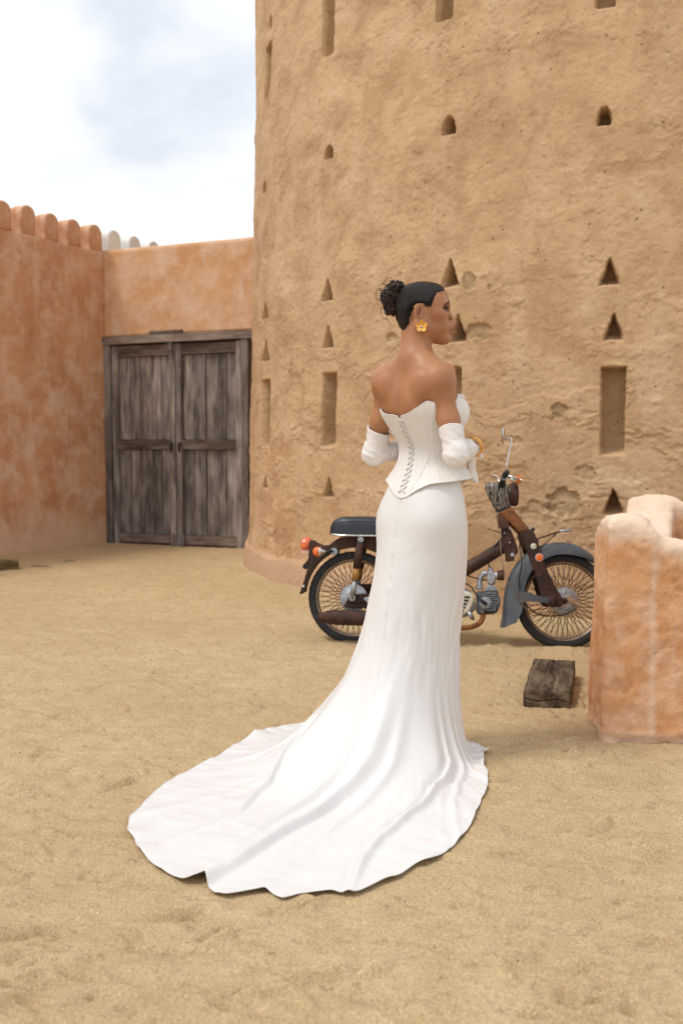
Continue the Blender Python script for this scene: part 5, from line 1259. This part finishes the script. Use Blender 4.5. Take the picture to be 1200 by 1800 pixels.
lathe('flange', [(0, .026), (.010, .026)], (.756, -.01, .336), (0, 0, 1), M['alu'], moto, 8); lathe('flange', [(0, .024), (.010, .024)], (.776, -.012, .428), (1, -.1, 0), M['alu'], moto, 8)
plate('carburettor', [(.797, .385), (.800, .430), (.815, .442), (.845, .440), (.850, .405), (.845, .380), (.835, .368), (.808, .368)], -.034, .008, M['alu'], moto, .006)
lathe('carburettor_bowl', [(0, .024), (.018, .023), (.024, .012)], (.825, -.012, .386), (0, 0, -1), M['alu'], moto, 18); lathe('carburettor_cap', [(0, .017), (.026, .015), (.032, .007)], (.822, -.012, .434), (-.12, 0, 1), M['alu'], moto, 14)
tb('throttle_cable', [(.815, -.012, .462), (.806, -.012, .500), (.805, -.02, .540), (.85, -.03, .60), (.88, -.045, .64)], .0045, M['black'], moto, 6, sm=20)
lathe('intake_ring', [(0, .024), (.014, .026)], (.845, -.012, .415), (1, 0, .04), M['alu'], moto, 18)
lathe('air_filter', [(0, .026), (.004, .029), (.038, .033), (.042, .031)], (.858, -.012, .418), (1, 0, .05), M['rust'], moto, 24)
tb('fuel_hose', [(.62, -.02, .418), (.66, -.02, .425), (.72, -.02, .402), (.80, -.02, .388)], .004, M['black'], moto, 6, sm=16)
lathe('foot_peg', [(-.17, .011), (.17, .011)], (.56, 0, .165), (0, 1, 0), M['rust'], moto, 12)
tb('side_stand', [(.50, .085, .17), (.46, .17, .07), (.45, .200, .025), (.48, .205, .022)], .009, M['rust'], moto, 8)
# ---- front end, turned a little to the left
S_ = STEER
plate('fork_shroud', [(.866, .792), (.925, .822), (.945, .815), (1.062, .668), (1.045, .640), (1.000, .655)], -.052, .052, M['rust_orange'], moto, .010, S_)
for s in (-1, 1):
    plate('fork_leg', [(.985, .690), (1.055, .690), (1.085, .630), (1.100, .565), (1.136, .460), (1.203, .330), (1.240, .275), (1.225, .238), (1.165, .232), (1.130, .255), (1.105, .300), (1.070, .430), (1.022, .560)], s*.070-.017, s*.070+.017, M['rust'], moto, .010, S_)
    lathe('link_pivot', [(0, .034), (.008, .034), (.014, .018), (.016, .010)], (1.165, s*.082, .268), (0, s, 0), M['rust'], moto, 24, S_)
    plate('leading_link', [(1.16, .248), (1.17, .285), (1.25, .286), (1.268, .270), (1.25, .254)], s*.058-.006, s*.058+.006, M['rust'], moto, .004, S_)
plate('fork_crown', [(.985, .66), (1.05, .66), (1.075, .60), (1.03, .575), (1.0, .60)], -.055, .055, M['rust'], moto, .008, S_)
lathe('white_reflector', [(0, .017), (.004, .018), (.007, .014)], (1.058, -.086, .590), (0, -1, 0), M['ivory'], moto, 24, S_)
lathe('orange_reflector', [(0, .021), (.005, .021), (.008, .017)], (1.092, -.086, .525), (0, -1, 0), M['orangeL'], moto, 24, S_); lathe('reflector_ring', [(0, .0235), (.004, .0235)], (1.092, -.085, .525), (0, -1, 0), M['chrome'], moto, 24, S_)
lathe('brake_plate', [(0, .080), (.004, .083), (.008, .080), (.012, .055), (.020, .050), (.022, .02)], (1.25, -.034, .270), (0, -1, 0), M['alu'], moto, 44, S_)
for k in range(12):
    a = 2*PI*k/12*.5+.3; lathe('rivet', [(0, .004), (.002, .003)], (1.25+.070*math.cos(a), -.040, .270+.070*math.sin(a)), (0, -1, 0), M['black'], moto, 8, S_)
plate('brake_arm', [(1.245, .298), (1.262, .306), (1.33, .262), (1.338, .246), (1.325, .240), (1.26, .278)], -.066, -.056, M['chrome'], moto, .003, S_)
tb('brake_torque_rod', [(1.22, -.058, .222), (1.25, -.058, .205), (1.275, -.055, .215)], .006, M['alu'], moto, 8, S_)
# mudguard: U section swept over the wheel, deep flank behind, flared tail
def fender():
    th = np.linspace(math.radians(52), math.radians(204), 64); na_ = 17; c = np.array([1.25, .270]); P = np.zeros((64, na_, 3))
    out_, dep, wd = interp(np.degrees(th), [(52, .318, .012, .022), (62, .328, .030, .042), (80, .345, .056, .060), (100, .352, .062, .066), (120, .355, .070, .068), (145, .352, .078, .070), (165, .350, .086, .074), (182, .352, .090, .080), (195, .372, .088, .088), (204, .405, .075, .094)])
    for i, t in enumerate(th):
        for j in range(na_):
            u = (j/(na_-1)*2-1); a = abs(u); 
            if a < .42: r = out_[i]-.012*(a/.42)**2; y = wd[i]*u/.42*.80
            else: k = (a-.42)/.58; r = out_[i]-.012-dep[i]*k; y = math.copysign(wd[i]*(.80+.20*math.sin(k*PI/2)), u)
            P[i, j] = (c[0]+r*math.cos(t), y, c[1]+r*math.sin(t))
    me = grid_mesh('front_mudguard', P); o = link('front_mudguard', me, M['greyp'], moto); md = o.modifiers.new('s', 'SOLIDIFY'); md.thickness = .0025; setm(o, S_)
    e = o.modifiers.new('split', 'EDGE_SPLIT'); e.split_angle = math.radians(55)
    plate('mudguard_stay', [(.975, .330), (1.01, .318), (1.145, .288), (1.145, .256), (1.03, .266), (.985, .250)], -.094, -.088, M['greyp'], o, .002)
fender()
# cowl, lamp, bars
def loft(name, secs, mat, parent, n=28, Mx=None):
    L = []; 
    for (cx_, cz_, rx, ry, sl) in secs: L.append([[cx_+rx*math.cos(t), ry*math.sin(t), cz_+sl*rx*math.cos(t)] for t in np.linspace(0, 2*PI, n, endpoint=False)])
    k = len(secs); F = grid_faces(k, n, False, True).tolist()+[list(range(n)), list(range((k-1)*n, k*n))[::-1]]
    o = vf_obj(name, np.array(L).reshape(-1, 3), F, mat, parent); e = o.modifiers.new('split', 'EDGE_SPLIT'); e.split_angle = math.radians(48); return setm(o, Mx)
loft('handlebar_cowl', [(.893, .818, .044, .034, .30), (.890, .832, .050, .038, .28), (.885, .868, .068, .052, .15), (.880, .905, .086, .066, .0), (.876, .935, .094, .068, -.10), (.872, .958, .084, .056, -.15), (.870, .972, .050, .034, -.1)], M['cowl'], moto, 32, S_)
loft('cowl_band', [(.893, .805, .045, .038, .30), (.892, .820, .048, .040, .30)], M['black'], moto, 28, S_)
hl = lathe('headlamp', [(0, .045), (.02, .062), (.040, .070), (.062, .072), (.070, .068), (.072, .060)], (.905, 0, .905), (1, 0, .02), M['rust'], moto, 32, S_)
lathe('headlamp_glass', [(.068, .062), (.078, .050), (.084, .025), (.086, .002)], (.905, 0, .905), (1, 0, .02), M['clearL'], hl, 28)
for s in (-1, 1):
    tb('handlebar', [(.876, s*.02, .950), (.872, s*.10, .965), (.868, s*.19, .985), (.860, s*.30, .990)], [.026, .020, .0125, .0115], M['rust_orange'] if s > 0 else M['black'], moto, 12, S_, sm=14)
    tb('grip', [(.866, s*.225, .988), (.860, s*.345, .990)], .0175, M['black'], moto, 16, S_)
    lathe('lever_clamp', [(-.014, .021), (.014, .021)], (.868, s*.205, .986), (-.05, 1, 0), M['alu'], moto, 16, S_)
lathe('grip_hole', [(0, .007), (.001, .007)], (.860, -.346, .990), (0, -1, 0), M['rubber'], moto, 12, S_)
tb('brake_lever', [(.872, -.195, .995), (.895, -.205, .990), (.925, -.235, .975), (.945, -.30, .955), (.948, -.325, .952)], [.008, .0075, .007, .0065, .008], M['chrome'], moto, 8, S_, sm=20)
tb('clutch_lever', [(.872, .195, .990), (.895, .205, .992), (.90, .225, 1.02), (.885, .24, 1.05), (.86, .25, 1.055)], .0045, M['chrome'], moto, 8, S_, sm=20)
tb('mirror_stem', [(.880, -.200, .995), (.880, -.200, 1.055), (.912, -.195, 1.205), (.909, -.193, 1.216), (.893, -.192, 1.219), (.872, -.190, 1.217)], .0045, M['chrome'], moto, 8, S_)
lathe('mirror', [(-.003, .050), (.0, .056), (.007, .054), (.014, .036), (.017, .012)], (.856, -.188, 1.235), (1, -.12, .0), M['chrome'], moto, 32, S_)
o = lathe('indicator', [(0, .024), (.012, .026), (.034, .018), (.038, .008)], (.955, -.085, .985), (1, 0, 0), M['orangeL'], moto, 20, S_); lathe('indicator_body', [(0, .025), (.012, .022), (.03, .010)], (.953, -.085, .985), (-1, 0, 0), M['chrome'], o, 20)
lathe('indicator', [(0, .024), (.012, .026), (.034, .018), (.038, .008)], (.955, .085, .985), (1, 0, 0), M['orangeL'], moto, 20, S_)
# rack remains and cables
tb('rack_rod', [(1.025, -.05, .715), (1.045, -.05, .705), (1.085, -.05, .632), (1.10, -.05, .622)], .0045, M['alu'], moto, 6, S_); tb('rack_rod', [(1.010, -.03, .70), (1.065, -.03, .615), (1.075, -.03, .60)], .006, M['rust'], moto, 6, S_)
tb('rack_rod', [(1.075, -.06, .630), (1.16, -.06, .665), (1.225, -.06, .685), (1.275, -.06, .690)], .0040, M['rust'], moto, 6, S_); tb('rack_rod', [(1.215, -.062, .684), (1.285, -.06, .690)], .0075, M['alu'], moto, 8, S_)
tb('rack_rod', [(1.10, .05, .640), (1.19, .05, .672), (1.25, .04, .690)], .0035, M['rust'], moto, 6, S_); tb('rack_stay', [(1.095, -.075, .575), (1.15, -.07, .625), (1.21, -.06, .680)], .003, M['black'], moto, 6, S_)
lathe('bolt', [(-.012, .010), (.012, .010)], (1.060, -.055, .690), (.6, 0, .8), M['black'], moto, 8, S_)
tb('cable', [(.858, -.055, .80), (.862, -.065, .70), (.875, -.075, .60), (.885, -.09, .50), (.905, -.10, .42), (.95, -.11, .33), (1.01, -.11, .245), (1.02, -.10, .225)], .0026, M['rim'], moto, 6, sm=40)
tb('brake_cable', [(.985, -.06, .60), (1.0, -.095, .50), (.985, -.098, .40), (.995, -.10, .31), (1.04, -.10, .235), (1.10, -.09, .195), (1.18, -.07, .185), (1.26, -.06, .20), (1.32, -.06, .235)], .004, M['black'], moto, 6, sm=50)
tb('loose_wire', [(.905, -.04, .662), (.86, -.05, .678), (.80, -.055, .695)], .0025, M['rust'], moto, 5)
# ================================================================== SMALL DEBRIS
def twig(x, y, a, L_, lab):
    p = [np.array([t*L_*math.cos(a)+.008*math.sin(t*9), t*L_*math.sin(a)+.006*math.sin(t*7+1), .006+.010*math.sin(t*3.1)]) for t in np.linspace(0, 1, 9)]
    o = tube('twig', np.array(p), np.array([.003, .0045, .004, .005, .004, .0045, .0035, .003, .002]), M['sleeper'], None, 6); o.location = (x, y, sand_at(x, y)+.002); tag(o, lab, 'twig'); return o
def sand_at(x, y): return float(Z[min(len(gx)-1, np.searchsorted(gx, x)), min(len(gy)-1, np.searchsorted(gy, y))])
twig(-3.02, 9.62, -.35, .22, 'dark bent twig on the sand, the nearer and longer of two by the left wall')
twig(-2.80, 10.0, .2, .10, 'tiny dark twig stub on the sand, farther back near the left wall')
